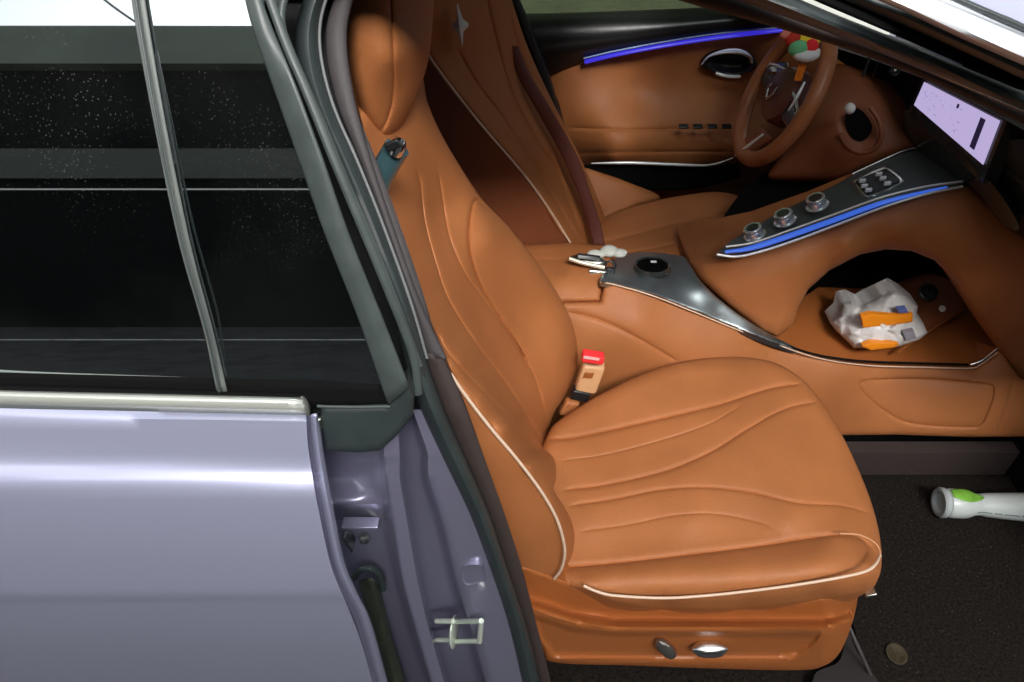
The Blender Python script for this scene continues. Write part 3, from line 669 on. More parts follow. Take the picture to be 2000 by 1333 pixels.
# inner cushion/backrest filler strip
hr = patch('headrest', [(640, -160), (700, -230), (790, -230), (835, -150), (848, -60), (845, 40), (836, 120), (815, 185), (790, 238), (765, 268), (742, 272), (712, 235), (690, 170), (672, 90), (655, -40)],
    [(660, 0, .93), (700, 120, .92), (742, 265, .945), (765, 120, .925), (800, 100, .96), (845, 40, 1.05), (700, -200, .95), (840, -150, 1.06), (765, 0, .935), (830, 130, 1.02), (765, -150, .93)],
    leather, seat, step=8, rr=30, rd=.04, ext=(-.08, .04, 0),
    grooves=[([(752, -200), (760, -60), (766, 60), (769, 140), (766, 200), (752, 245), (738, 262)], 4, .006)])
for i in range(17):                        # stitches beside the headrest seam
    pass
sts = []
qq = spl([(771, 120, .895), (774, 160, .898), (773, 200, .903), (764, 235, .912)], n=16)
for i, p in enumerate(qq):
    c = at(p[0], p[1], p[2]-.004); sts.append(block('stitch', c, (.0006, 0, 0), (0, .0006, 0), (0.0004, 0, .0016), shell, seat, bev=0))
o = join('stitching', sts); 
tag(hr, 'tan leather headrest with a centre seam')
# belt guide by the shoulder
gd = tube('belt_guide', [(728, 400, .85), (742, 350, .85), (760, 315, .85), (776, 288, .85)], .0165, mat('teal_grey_plastic', (.06, .13, .15), .25, metal=.3, coat=.5), seat, flat=.9)
tube('guide_cap', [(773, 293, .845), (779, 281, .845), (784, 270, .848)], [.0185, .018, .011], chrome, gd, flat=.6)
block('guide_slot', at(767, 284, .828), (.009, 0, .004), (0, .003, 0), (-.003, 0, .005), black, gd, bev=.002)
# base with switches
def base_depth(P):
    x, y = P[:, 0], P[:, 1]
    u1 = np.interp(x, [1000, 1040, 1120, 1200, 1610, 1680], [1140, 1163, 1190, 1203, 1205, 1188]); u2 = np.interp(x, [1000, 1040, 1120, 1200, 1610, 1680], [1165, 1192, 1218, 1229, 1229, 1205])
    t = np.clip((y-u1)/(u2-u1), 0, 1); t = t*t*(3-2*t)
    Y = .694-.036*t+.004*np.clip((y-1230)/60, 0, 1)
    return Y+.060*np.clip((x-1600)/72, 0, 1.3)**2
base = patch('seat_base', [(1000, 1105), (1085, 1128), (1145, 1150), (1210, 1178), (1300, 1186), (1450, 1186), (1600, 1168), (1668, 1158), (1674, 1175), (1662, 1225), (1640, 1275), (1610, 1300), (1560, 1309), (1400, 1306), (1240, 1300), (1085, 1294), (1060, 1270), (1020, 1180)],
    base_depth, soft_plastic, seat, step=6, rr=10, guides=[[(1000, 1138), (1040, 1161), (1120, 1188), (1200, 1201), (1400, 1202), (1610, 1203), (1680, 1187)]], rd=.012, ext=(0, .10, 0), angle=60,
    dents=[([(1040, 1204), (1120, 1230), (1200, 1239), (1400, 1240), (1600, 1240), (1582, 1262), (1558, 1278), (1530, 1284), (1300, 1285), (1085, 1282), (1060, 1250)], .020, 5, True)])
tag(base, 'tan plastic seat base trim')
def pill(name, a, b, r, m, par, flat=1.0):
    return tubew(name, [a, (Vector(a)+Vector(b))/2, b], [r*.3, r*.85, r, r, r, r*.85, r*.3], m, par, seg=16, n=13, flat=flat)
pill('seat_switch', at(1285, 1252, .658), at(1317, 1281, .658), .0135, mat('smoked_chrome', (.35, .33, .30), .2, metal=.9), seat, 1)
pill('seat_switch', at(1352, 1268, .655), at(1420, 1267, .655), .0160, mat('polished_switch', (.80, .80, .79), .22, metal=1), seat, 1)
block('seat_rail', at(1350, 1335, .70)+Vector((0, .02, -.015)), (.24, 0, 0), (0, .03, 0), (0, 0, .018), browntrim, seat, bev=.006)
block('front_bracket', at(1700, 1157, .72), (.009, 0, .004), (0, .008, 0), (-.001, 0, .003), satin, seat, bev=.002)

# buckle
bk = block('belt_buckle', at(1152, 735, 1.17), (.024, .0, -.004), (0, .011, .004), (.008, .006, .034), beige, seat, bev=.005)
tag(bk, 'beige belt buckle with red release button')
block('release_button', at(1158, 697, 1.162), (.024, .0, -.005), (0, .010, .003), (.002, .002, .008), redbtn, bk, bev=.004)
block('button_light', at(1155, 700, 1.150), (.017, 0, -.003), (0, .001, 0), (0, 0, .003), mat('pink_white_print', (.85, .5, .5), .4), bk, bev=.0)
block('buckle_recess', at(1150, 733, 1.155), (.010, 0, -.001), (0, .001, 0), (.002, 0, .008), soft_plastic, bk, bev=.001)
block('buckle_boot', at(1133, 768, 1.16), (.020, 0, -.006), (0, .012, 0), (.004, .002, .012), black, bk, bev=.004)
block('buckle_stalk', at(1112, 795, 1.15), (.016, 0, -.004), (0, .01, 0), (.008, .004, .018), leather, bk, bev=.005)

# ------------------------------------------------------------------ centre console
con = patch('centre_console', [(980, 600), (1090, 592), (1172, 590), (1180, 560), (1200, 553), (1270, 573), (1350, 604), (1430, 638), (1500, 668), (1560, 690), (1640, 707), (1760, 713), (1895, 716), (1925, 704), (1952, 682), (1990, 735), (2060, 790), (2060, 852), (1900, 854), (1750, 849),
       (1640, 850), (1500, 900), (1200, 880), (1050, 840), (1000, 700)],
    [(1090, 600, 1.34), (1180, 575, 1.36), (1300, 600, 1.355), (1500, 675, 1.35), (1700, 716, 1.345), (1900, 718, 1.34), (1950, 690, 1.34), (1250, 625, 1.315), (1450, 690, 1.315), (1650, 735, 1.315), (1900, 740, 1.31),
     (1180, 660, 1.30), (1200, 850, 1.29), (1500, 850, 1.29), (1750, 848, 1.28), (2050, 850, 1.27), (2050, 780, 1.28), (1090, 700, 1.30)],
    leather, car, step=9, rr=10, rd=.012, ext=(0, .12, -.07), sharp=True,
    grooves=[([(1100, 608), (1150, 617), (1200, 636), (1260, 668), (1330, 710)], 4, .006),
             ([(1982, 735), (1965, 790), (1945, 855)], 3.5, .005),
             ([(1690, 742), (1800, 740), (1925, 750), (1940, 765), (1930, 800), (1915, 828), (1890, 834), (1780, 826), (1725, 800), (1690, 770), (1680, 752), (1690, 742)], 2.6, .006)],
    dents=[([(1690, 742), (1800, 740), (1925, 750), (1940, 765), (1930, 800), (1915, 828), (1890, 834), (1780, 826), (1725, 800), (1690, 770), (1680, 752)], .004, 4)])
tag(con, 'tan leather centre console')
patch('armrest_lid', [(960, 480), (1040, 478), (1110, 474), (1190, 480), (1196, 520), (1184, 545), (1176, 562), (1172, 588), (1090, 590), (1000, 590), (960, 560)],
    [(1000, 482, 1.56), (1110, 478, 1.57), (1190, 485, 1.55), (1090, 508, 1.50), (1100, 545, 1.405), (1180, 550, 1.40), (1100, 585, 1.36), (1172, 588, 1.36), (1000, 560, 1.38)],
    leather, con, step=7, rr=10, rd=.015, ext=(0, .02, -.05), sharp=True,
    grooves=[([(980, 508), (1060, 507), (1112, 506)], 3, .003)])
# front of the console below the bridge: open shelf
shelf = patch('shelf', [(1480, 650), (1520, 620), (1555, 590), (1600, 560), (1700, 520), (1830, 500), (1900, 560), (1960, 680), (1930, 700), (1895, 711), (1760, 709), (1640, 702), (1565, 684)],
    [(1500, 655, .338), (1700, 600, .325), (1900, 600, .325), (1700, 708, .325), (1900, 710, .325), (1800, 520, .325)], soft_plastic, con, zc=True, step=9, sharp=True, ext=(0, 0, -.02))
tube('shelf_slit', [(1505, 660, 1.346), (1540, 676, 1.340), (1600, 694, 1.336), (1680, 705, 1.333), (1780, 709, 1.331), (1890, 712, 1.331)], .0030, void, con)
tube('shelf_trim', [(1500, 664, 1.34), (1545, 683, 1.335), (1610, 702, 1.332), (1700, 714, 1.33), (1800, 717, 1.328), (1895, 719, 1.328), (1918, 710, 1.328), (1948, 688, 1.33)], .0016, piping, con)
tube('shelf_chrome', [(1895, 712, 1.328), (1918, 704, 1.328), (1950, 680, 1.33)], .0032, chrome, con)
tube('shelf_ridge', [(1752, 690, 1.36), (1800, 655, 1.42), (1880, 606, 1.52)], .0030, soft_plastic, con)
bbox('well_shade', .72, 1.5, 1.66, 1.68, .2, .60, void, con)  # black backdrop in place of the darkness inside the opening
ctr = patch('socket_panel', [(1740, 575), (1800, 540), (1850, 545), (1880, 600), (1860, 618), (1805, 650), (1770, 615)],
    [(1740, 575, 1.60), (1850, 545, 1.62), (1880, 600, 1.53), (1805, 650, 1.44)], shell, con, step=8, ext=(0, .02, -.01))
lathe('power_socket', [(.024, 0), (.024, .005), (.019, .007), (.017, .001), (.0, -.0)], at(1812, 571, 1.545), (-.1, -.6, .8), black, con)
lathe('white_button', [(.0085, 0), (.0085, .003), (.005, .005)], at(1840, 603, 1.50), (-.1, -.6, .8), white, con)

# metal inlay with the round pad
inl = patch('metal_inlay', [(1172, 548), (1190, 520), (1210, 500), (1260, 492), (1330, 500), (1346, 515), (1368, 548), (1402, 582), (1455, 622), (1512, 657), (1560, 682), (1505, 666), (1430, 636), (1350, 603), (1270, 572), (1200, 553)],
    [(1180, 545, 1.385), (1200, 505, 1.54), (1260, 492, 1.57), (1330, 500, 1.555), (1276, 522, 1.462), (1270, 545, 1.41), (1300, 583, 1.362), (1402, 582, 1.392), (1400, 605, 1.374), (1368, 560, 1.405), (1350, 585, 1.378), (1455, 622, 1.364), (1512, 660, 1.346), (1560, 682, 1.337), (1430, 636, 1.346)],
    brushed, con, step=6, rr=5, rd=.003, ext=(0, 0, -.015))
tube('inlay_edge', [(1172, 551, 1.376), (1200, 556, 1.368), (1270, 576, 1.358), (1350, 607, 1.35), (1430, 640, 1.342), (1505, 668, 1.338)], .0017, piping, con)
lathe('pad_rim', [(.037, .004), (.040, .0065), (.043, .0065), (.046, -.004)], at(1274, 521, 1.462), (-.02, .14, .98), blackgloss, con)
lathe('charging_pad', [(.001, .0045), (.038, .0045)][::-1], at(1274, 521, 1.462), (-.02, .14, .98), void, con)
for k in (-1, 1):
    block('pad_icon', at(1276, 520+5*k, 1.462)+Vector((0, 0, .006)), (.007, 0, 0), (0, .0035, 0), (0, 0, .0006), brt, con, bev=0)

# bridge
br = patch('console_bridge', [(1342, 512), (1372, 500), (1410, 500), (1500, 484), (1620, 443), (1740, 396), (1830, 372), (1895, 362), (1940, 392), (2060, 500), (2060, 800), (1992, 742), (1955, 692), (1905, 615), (1868, 552), (1825, 508), (1780, 490), (1730, 487), (1680, 497), (1620, 528), (1578, 566), (1560, 600),
      (1548, 635), (1518, 658), (1490, 648), (1440, 612), (1395, 574), (1365, 545)],
    [(1345, 515, 1.52), (1420, 500, 1.45), (1365, 545, 1.45), (1440, 612, 1.375), (1518, 658, 1.345), (1500, 484, 1.42), (1620, 443, 1.42), (1740, 396, 1.42), (1890, 365, 1.42), (1480, 560, 1.375), (1560, 520, 1.375), (1650, 480, 1.375), (1750, 455, 1.375), (1850, 460, 1.37),
     (1560, 600, 1.37), (1620, 528, 1.39), (1730, 487, 1.39), (1868, 552, 1.37), (1955, 692, 1.33), (2050, 790, 1.29), (2050, 500, 1.33), (1950, 560, 1.335), (1980, 640, 1.31), (1930, 430, 1.375)],
    leather, con, step=9, rr=24, rd=.03, ext=(0, .16, 0), sharp=True, angle=70)
tag(br, 'tan leather bridge rising to the dashboard')
pl = patch('control_panel', [(1402, 492), (1425, 472), (1460, 450), (1520, 416), (1600, 377), (1680, 335), (1760, 299), (1806, 287), (1870, 310), (1910, 345), (1870, 362), (1800, 374), (1740, 391), (1620, 438), (1500, 480), (1430, 494)],
    [(1402, 492, 1.43), (1460, 450, 1.50), (1600, 377, 1.55), (1760, 299, 1.60), (1900, 345, 1.45), (1740, 391, 1.415), (1500, 480, 1.415), (1620, 438, 1.415), (1870, 362, 1.425)],
    panel_satin, con, step=7, rr=5, rd=.004, ext=(0, .02, -.03), sharp=True)
e1 = [(1412, 488), (1440, 480), (1500, 466), (1600, 430), (1700, 392), (1790, 368), (1860, 356)]
tube('ambient_strip', [(1416, 492, 1.407), (1460, 486, 1.404), (1520, 468, 1.404), (1620, 433, 1.404), (1720, 397, 1.404), (1800, 376, 1.406), (1850, 365, 1.41)], [.004, .0075, .0072, .0068, .006, .0045, .002], led, con, flat=.8)
tube('strip_trim', [(1418, 482, 1.405), (1470, 474, 1.400), (1530, 454, 1.400), (1620, 422, 1.400), (1720, 386, 1.400), (1800, 366, 1.402), (1880, 354, 1.41)], .0024, brt, con)
tube('strip_trim', [(1400, 497, 1.408), (1440, 501, 1.400), (1490, 490, 1.398), (1560, 467, 1.398), (1640, 437, 1.398), (1730, 403, 1.398), (1810, 379, 1.400), (1880, 364, 1.408)], .0030, brt, con)
tube('panel_trim', [(1664, 340, 1.575), (1720, 314, 1.59), (1770, 293, 1.60), (1808, 287, 1.60)], .0028, satin, con)
pn = (Vector(at(1740, 391, 1.415))-Vector(at(1500, 480, 1.415))).cross(Vector(at(1600, 377, 1.55))-Vector(at(1500, 480, 1.415))).normalized()
if pn.z < 0: pn = -pn
knob_m = mat('knurled_chrome', (.80, .84, .83), .20, metal=.75)
k0 = None
for (x, y, Y) in ((1475, 461, 1.462), (1534, 433, 1.475), (1597, 403, 1.485)):
    if k0 is None:
        c0 = at(x, y, Y)
        k0 = lathe('control_knob', [(.025, 0), (.026, .004), (.021, .006), (.020, .017), (.0215, .019), (.0215, .024), (.0195, .026), (.015, .0255), (.0145, .0235), (.0, .0235)][:-1]+[(.001, .0235)], c0, pn, knob_m, con)
        kc = lathe('knob_cap', [(.0140, .0238), (.0138, .0262), (.001, .0262)], c0, pn, blackgloss, con)
        kb0 = k0; kc0 = kc
    else:
        for s_ in (kb0, kc0):
            c = s_.copy(); sc.collection.objects.link(c); c.parent = con; c.location = s_.location+(at(x, y, Y)-c0)
bp_ = patch('button_panel', [(1668, 350), (1722, 326), (1738, 328), (1763, 348), (1758, 360), (1700, 384), (1686, 381), (1670, 360)], [(1668, 350, 1.535), (1730, 326, 1.545), (1763, 350, 1.47), (1695, 384, 1.455)], satin, con, step=5, rr=3, rd=.002, ext=(0, 0, -.01))
patch('button_face', [(1674, 352), (1724, 331), (1736, 333), (1756, 349), (1752, 357), (1700, 378), (1688, 375), (1676, 360)], [(1668, 350, 1.531), (1730, 326, 1.541), (1763, 350, 1.466), (1695, 384, 1.451)], black, con, step=5, rr=3, rd=.002, ext=(0, 0, -.01))
bf = rbf([(1668, 350, 1.531), (1730, 326, 1.541), (1763, 350, 1.466), (1695, 384, 1.451)])
for i, (x, y) in enumerate([(1684, 353), (1688, 363), (1696, 371), (1716, 340), (1724, 348), (1733, 358)]):
    Y = float(bf(np.array([[x, y]], float))[0])+.006
    block('toggle', at(x, y, Y-.016), (.0070, 0, .001), (0, .0035, 0), (0, 0, .0042), brt, con, bev=.0012, seg=2)

# ------------------------------------------------------------------ dashboard and screen
dash = patch('dashboard', [(1590, 60), (1700, 85), (1800, 140), (1900, 180), (2080, 250), (2080, 560), (1990, 455), (1940, 400), (1895, 362), (1850, 320), (1790, 290), (1740, 240), (1680, 150), (1630, 110)],
    [(1640, 90, 1.95), (1750, 150, 1.80), (1800, 250, 1.66), (1950, 200, 1.45), (1900, 355, 1.44), (2060, 260, 1.25), (2060, 520, 1.24), (1980, 420, 1.36)],
    black, car, step=10, ext=(.1, .02, 0), grooves=[([(1940, 330), (2000, 380), (2080, 440)], 5, .008), ([(1935, 355), (2000, 410), (2080, 480)], 4, .008)])
tag(dash, 'black dashboard with a wide screen')
patch('dash_top', [(1440, 10), (1560, 40), (1700, 75), (1860, 130), (2080, 220), (2080, 300), (1962, 233), (1880, 192), (1800, 152), (1720, 122), (1640, 96), (1560, 70)],
    [(1500, 40, 2.02), (1640, 90, 1.88), (1800, 150, 1.63), (1960, 230, 1.36), (2080, 260, 1.2), (1860, 130, 1.64), (1700, 75, 1.95)], browntrim, dash, step=10, sharp=True, ext=(.05, .02, -.02))
S = [at(1805, 160, 1.62), at(1953, 236, 1.37), at(1920, 322, 1.37), at(1785, 205, 1.62)]   # TL TR BR BL
def suv(u, v, off=0):
    a = S[0].lerp(S[1], u); b = S[3].lerp(S[2], u); p = a.lerp(b, v)
    n = (S[1]-S[0]).cross(S[3]-S[0]).normalized()
    if n.dot(C0-p) < 0: n = -n
    return p+n*off
def sq(name, u0, v0, u1, v1, m, par, off, shear=0):
    q = [suv(u0, v0, off), suv(u1, v0, off), suv(u1+shear, v1, off), suv(u0+shear, v1, off)]
    b = [suv(u0, v0, off-.0008), suv(u1, v0, off-.0008), suv(u1+shear, v1, off-.0008), suv(u0+shear, v1, off-.0008)]
    o = finish(name, q+b, [(0, 1, 2, 3), (7, 6, 5, 4), (0, 4, 5, 1), (1, 5, 6, 2), (2, 6, 7, 3), (3, 7, 4, 0)], m, par, smooth=False); fix_normals(o); return o
u_, v_ = (S[1]-S[0]), (S[3]-S[0])
cc = suv(.5, .62, -.012)
q = [suv(-.05, -.10, -.003), suv(1.06, -.13, -.003), suv(1.05, 1.35, -.003), suv(-.05, 1.5, -.003)]
bz = finish('screen', q+[p+Vector((.03, 0, -.01)) for p in q], [(0, 1, 2, 3), (7, 6, 5, 4), (0, 4, 5, 1), (1, 5, 6, 2), (2, 6, 7, 3), (3, 7, 4, 0)], blackgloss, dash, smooth=False); fix_normals(bz)
sq('display', 0, 0, 1, 1, scrn, bz, .0)
sq('display_bar', .80, .12, .86, .86, scrnb, bz, .0015)
sq('display_icon', .50, .10, .525, .22, scrnb, bz, .0015)
ms = []
for i in range(34):
    u = random.uniform(.05, .62); v = random.uniform(.12, .8); w = random.uniform(.008, .035)
    ms.append(sq('mark', u, v, u+w, v+random.uniform(.015, .05), scrn2, bz, .0012))
join('display_map', ms)
patch('screen_support', [(1770, 215), (1800, 235), (1925, 345), (1990, 440), (1960, 440), (1900, 368), (1840, 330), (1790, 285), (1765, 250)],
    [(1770, 215, 1.64), (1925, 345, 1.36), (1980, 435, 1.30), (1900, 368, 1.40), (1790, 285, 1.60)], blackgloss, dash, step=8, ext=(.02, .03, 0))
# passenger side fascia right of the screen
patch('glovebox', [(1945, 300), (1985, 270), (2080, 300), (2080, 480), (2020, 440), (1950, 365)], [(1950, 300, 1.38), (2080, 300, 1.22), (2080, 470, 1.22), (1960, 370, 1.36)], mat('dark_green_grey_vinyl', (.022, .027, .025), .45, noise=.1, nscale=50, bump=.2, bscale=600), dash, step=8, rr=8, rd=.008,
      ext=(.02, .02, 0), grooves=[([(1950, 320), (2010, 360), (2080, 410)], 3.5, .006)])
block('passenger_dash', (1.24, 1.04, .86), (.13, 0, 0), (0, .20, 0), (-.02, 0, .10), black, dash, bev=.03)
lathe('camera_lens', [(.012, 0), (.012, .004), (.008, .006), (.006, .003), (.001, .003)], at(1749, 138, 1.70), (-.7, -.6, .2), blackgloss, dash)
lathe('status_light', [(.0025, 0), (.0025, .004), (.001, .005)], at(1749, 137, 1.69), (-.7, -.6, .2), white, dash)
for x in (1692, 1713):
    block('vent_fin', at(x, 130, 1.80), (.002, 0, .0), (0, .004, 0), (.001, 0, .024), rubber, dash, bev=.001)
# leather around the column with the round vent
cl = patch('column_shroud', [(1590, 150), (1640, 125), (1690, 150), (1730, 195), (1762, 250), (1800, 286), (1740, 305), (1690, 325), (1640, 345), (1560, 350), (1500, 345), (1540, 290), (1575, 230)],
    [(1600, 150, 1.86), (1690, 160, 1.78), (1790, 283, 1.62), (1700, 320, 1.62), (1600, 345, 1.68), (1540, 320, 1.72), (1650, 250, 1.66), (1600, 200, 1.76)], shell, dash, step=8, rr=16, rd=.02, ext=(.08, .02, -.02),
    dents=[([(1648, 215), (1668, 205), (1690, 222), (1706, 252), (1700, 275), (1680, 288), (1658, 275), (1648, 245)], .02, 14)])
tag(cl, 'brown leather steering column shroud')
patch('vent_bowl', [(1652, 222), (1668, 214), (1686, 228), (1698, 250), (1694, 268), (1680, 276), (1662, 266), (1652, 244)], [(1652, 222, 1.675), (1698, 250, 1.655), (1680, 276, 1.65)], void, dash, step=5, ext=(.01, .01, 0))
lathe('stalk_knob', [(.001, -.011), (.007, -.009), (.0115, -.004), (.0125, 0), (.0115, .004), (.007, .009), (.001, .011)], at(1660, 212, 1.62), (-.6, -.7, .3), white, dash)
tube('vent_ring', [(1640, 262, 1.655), (1655, 285, 1.645), (1680, 298, 1.635), (1708, 290, 1.625), (1722, 265, 1.625), (1716, 235, 1.64), (1700, 210, 1.66)], .006, shell, dash)
patch('lower_dash_shade', [(1480, 345), (1600, 335), (1700, 318), (1800, 284), (1780, 330), (1600, 420), (1400, 520), (1380, 480)], [(1480, 345, 1.80), (1700, 318, 1.72), (1800, 284, 1.66), (1400, 500, 1.62), (1600, 420, 1.65)], void, dash, step=12, ext=(.05, .02, 0))  # black sheet standing in for the shade under the dash

# ------------------------------------------------------------------ steering wheel
WC = Vector((.6928, 1.8398, .8172)); WN = Vector((-.924, .021, .382)).normalized(); WR = .172
wu = WN.cross(Vector((0, 0, 1))).normalized(); ww = WN.cross(wu)      # wu along +-Y, ww along the face
if ww.z < 0: ww = -ww
if wu.y < 0: wu = -wu
def wp(a, b, h=0): return WC+wu*a+ww*b+WN*h
rim = tubew('steering_wheel', [wp(WR*math.cos(t), WR*math.sin(t)) for t in np.linspace(0, 2*math.pi, 48, endpoint=False)], .0205, mat('wheel_leather', (.36, .125, .045), .38, noise=.1, nscale=20, bump=.15, bscale=600), car, closed=True, n=97, seg=18)
tag(rim, 'tan leather steering wheel')
lathe('hub', [(.085, -.03), (.085, 0), (.078, .016), (.055, .026), (.001, .03)], WC+WN*-.005, WN, mat('hub_leather', (.13, .035, .022), .4, bump=.1, bscale=500), rim, seg=36, sx=.85, xdir=ww)
for s in (-1, 1):
    block('spoke', wp(s*.118, -.005, -.004), wu*.045, ww*.024, WN*.010, blackgloss, rim, bev=.006)
    tubew('spoke_trim', [wp(s*.075, .034, .010), wp(s*.115, .030, .012), wp(s*.150, .020, .009)], .004, chrome, rim)
def wpx(x, y, h=0):
    d = (at(x, y, 2)-C0).normalized(); o = WC+WN*h; return C0+d*((o-C0).dot(WN)/d.dot(WN))
block('spoke', wpx(1470, 280, -.006), (wpx(1495, 262)-wpx(1440, 305))*.5, (wpx(1480, 292)-wpx(1460, 268))*.5, WN*.007, shell, rim, bev=.006)
tubew('spoke_trim', [wpx(1436, 304, .012), wpx(1460, 286, .013), wpx(1490, 263, .012)], [.003, .0048, .003], brt, rim)
tubew('spoke_trim', [wpx(1540, 216, .013), wpx(1553, 196, .014), wpx(1572, 160, .012)], [.002, .0045, .003], brt, rim)
tubew('spoke_trim', [wpx(1497, 130, .013), wpx(1510, 126, .016), wpx(1535, 136, .013)], [.002, .0035, .002], brt, rim)
block('button_pad', wpx(1518, 134, .006), (wpx(1540, 130)-wpx(1500, 136))*.5, (wpx(1520, 146)-wpx(1518, 124))*.5, WN*.006, blackgloss, rim, bev=.006)
em = []
for k in (-1, 1):
    em.append(tubew('e', [wp(-.016*k-.004, .018, .029), wp(-.022*k, 0, .030), wp(-.004*k, -.022, .028)], .003, satin, rim))
join('wheel_emblem', em)

# ------------------------------------------------------------------ driver's side door
dd = patch('driver_door', [(1040, 170), (1070, 146), (1140, 122), (1250, 100), (1400, 76), (1536, 58), (1640, 60), (1720, 150), (1720, 420), (1600, 470), (1300, 450), (1150, 400), (1090, 300), (1060, 220)],
    [(1070, 150, 2.20), (1300, 90, 2.19), (1536, 60, 2.17), (1250, 180, 2.20), (1450, 200, 2.19), (1150, 262, 2.12), (1440, 262, 2.11), (1200, 315, 2.08), (1450, 315, 2.08), (1200, 345, 2.20), (1450, 345, 2.20), (1300, 430, 2.20), (1700, 300, 2.14), (1650, 100, 2.16)],
    leather, car, step=9, ext=(0, .05, 0), grooves=[([(1100, 300), (1250, 297), (1440, 296)], 4, .006), ([(1100, 250), (1250, 252), (1440, 250)], 4, .006)])
tag(dd, "driver's door with tan leather card")
loft('door_top', [[(1000, 27, 2.235), (1100, 25, 2.235), (1250, 20, 2.23), (1400, 12, 2.22), (1560, -5, 2.2)],
                  [(1010, 50, 2.17), (1120, 47, 2.17), (1280, 42, 2.165), (1420, 33, 2.16), (1580, 20, 2.15)],
                  [(1030, 100, 2.15), (1120, 90, 2.15), (1290, 66, 2.15), (1430, 50, 2.15), (1590, 36, 2.14)],
                  [(1040, 165, 2.185), (1135, 123, 2.185), (1300, 92, 2.175), (1440, 70, 2.165), (1600, 52, 2.15)]], black, dd, nu=30, nv=5, thick=.01)
tube('door_ambient_strip', [(1142, 121, 2.168), (1200, 107, 2.163), (1290, 90, 2.158), (1400, 73, 2.155), (1528, 58, 2.15)], .0085, led2, dd, flat=.7)
tube('strip_edge', [(1140, 114, 2.165), (1200, 100, 2.160), (1290, 83, 2.155), (1400, 66, 2.152), (1532, 53, 2.147)], .0022, mat('pale_blue_trim', (.35, .5, .7), .3), dd)
hd = patch('door_handle', [(1370, 125), (1385, 108), (1410, 100), (1440, 100), (1465, 105), (1478, 120), (1470, 138), (1440, 146), (1405, 142), (1380, 135)], [(1370, 125, 2.17), (1478, 120, 2.165), (1440, 146, 2.16)], black, dd, step=5, rr=5, rd=.005, ext=(0, .03, 0), dents=[([(1392, 120), (1430, 112), (1462, 122), (1445, 138), (1405, 135)], .03, 10)])
tube('handle_trim', [(1370, 126, 2.155), (1385, 110, 2.15), (1415, 101, 2.145), (1445, 101, 2.145), (1464, 110, 2.15), (1468, 122, 2.155)], [.003, .006, .011, .015, .013, .005], brt, dd, flat=.5)
tube('handle_lever', [(1398, 143, 2.14), (1420, 149, 2.135), (1445, 150, 2.14)], .0050, brt, dd)
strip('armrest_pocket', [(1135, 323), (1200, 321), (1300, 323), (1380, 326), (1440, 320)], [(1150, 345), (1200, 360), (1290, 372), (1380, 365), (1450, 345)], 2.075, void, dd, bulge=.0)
tube('armrest_trim', [(1155, 319, 2.06), (1230, 318, 2.055), (1310, 321, 2.05), (1375, 323, 2.05), (1405, 318, 2.05), (1432, 308, 2.05)], [.002, .0048, .0048, .0048, .0035, .002], brt, dd)
for k in range(4):
    block('window_switch', at(1335+k*28, 247, 2.085), (.014, 0, 0), (0, .008, .002), (0, 0, .003), blackgloss, dd, bev=.001)
loft('driver_window', [[(950, -400, 2.02), (1150, -400, 2.02), (1450, -400, 2.0), (1700, -400, 1.98)], [(990, 28, 2.24), (1150, 26, 2.24), (1340, 18, 2.23), (1560, 0, 2.20)]], tinted, dd, nu=10, nv=2, thick=.004, curved=False)
strip('driver_window_frame', [(1290, -40), (1345, 0), (1395, 14), (1500, 45)], [(1340, -60), (1400, -10), (1440, 8), (1520, 40)], [2.15, 2.14], black, dd, bulge=.01)
# far pillar and its belt
fp = strip('far_pillar', [(950, -40), (985, 0), (1010, 60), (1045, 150), (1075, 215), (1100, 330)], [(1000, -40), (1016, 0), (1042, 60), (1075, 150), (1105, 250), (1150, 340)], 2.13, black, car, bulge=.02, thick=.03)
tag(fp, "black pillar behind the driver's seat")

# ------------------------------------------------------------------ driver's seat
ds = patch('driver_seat', [(1160, 445), (1185, 425), (1240, 402), (1320, 384), (1400, 375), (1450, 385), (1480, 405), (1500, 440), (1440, 490), (1300, 540), (1100, 520), (1120, 470)],
    [(1160, 450, .47), (1300, 390, .50), (1450, 385, .49), (1300, 450, .47), (1450, 450, .46), (1200, 520, .48), (1400, 520, .47)], leather, car, step=8, zc=True, rr=22, rd=.03, ext=(0, .0, -.2),
    grooves=[([(1150, 478), (1250, 455), (1350, 430), (1470, 405)], 4, .008), ([(1180, 500), (1300, 480), (1400, 450), (1490, 420)], 4, .008)])
tag(ds, "tan leather driver's seat in shade")
patch('outer_bolster', [(1135, 330), (1170, 336), (1225, 355), (1290, 385), (1240, 402), (1180, 428), (1150, 440), (1120, 380)], [(1135, 330, 2.06), (1290, 385, 2.03), (1180, 425, 1.95), (1150, 400, 2.0)], leather, ds, step=8, rr=10, rd=.015, ext=(0, .03, -.05))
patch('backrest', [(830, -80), (980, -80), (1000, 0), (1030, 90), (1075, 190), (1130, 300), (1180, 420), (1196, 480), (1150, 492), (1112, 478), (1020, 338), (930, 232), (845, 120), (800, 0)],
    [(845, 120, 1.615), (930, 232, 1.605), (1020, 335, 1.60), (1112, 472, 1.60), (830, -60, 1.62), (900, 50, 1.68), (1000, 200, 1.70), (1060, 290, 1.69), (1140, 440, 1.68), (990, 20, 1.82), (1060, 160, 1.84), (1130, 310, 1.82), (1185, 450, 1.80), (960, 120, 1.72)],
    leather, ds, step=8, rr=12, rd=.015, ext=(-.05, .05, 0),
    grooves=[([(940, -60), (965, 60), (1000, 180), (1052, 280), (1087, 333), (1140, 466)], 4.5, .010), ([(890, 90), (930, 160), (990, 240), (1060, 350), (1130, 470)], 4, .006), ([(985, -40), (1010, 80), (1060, 200), (1120, 330), (1165, 460)], 4, .008)])
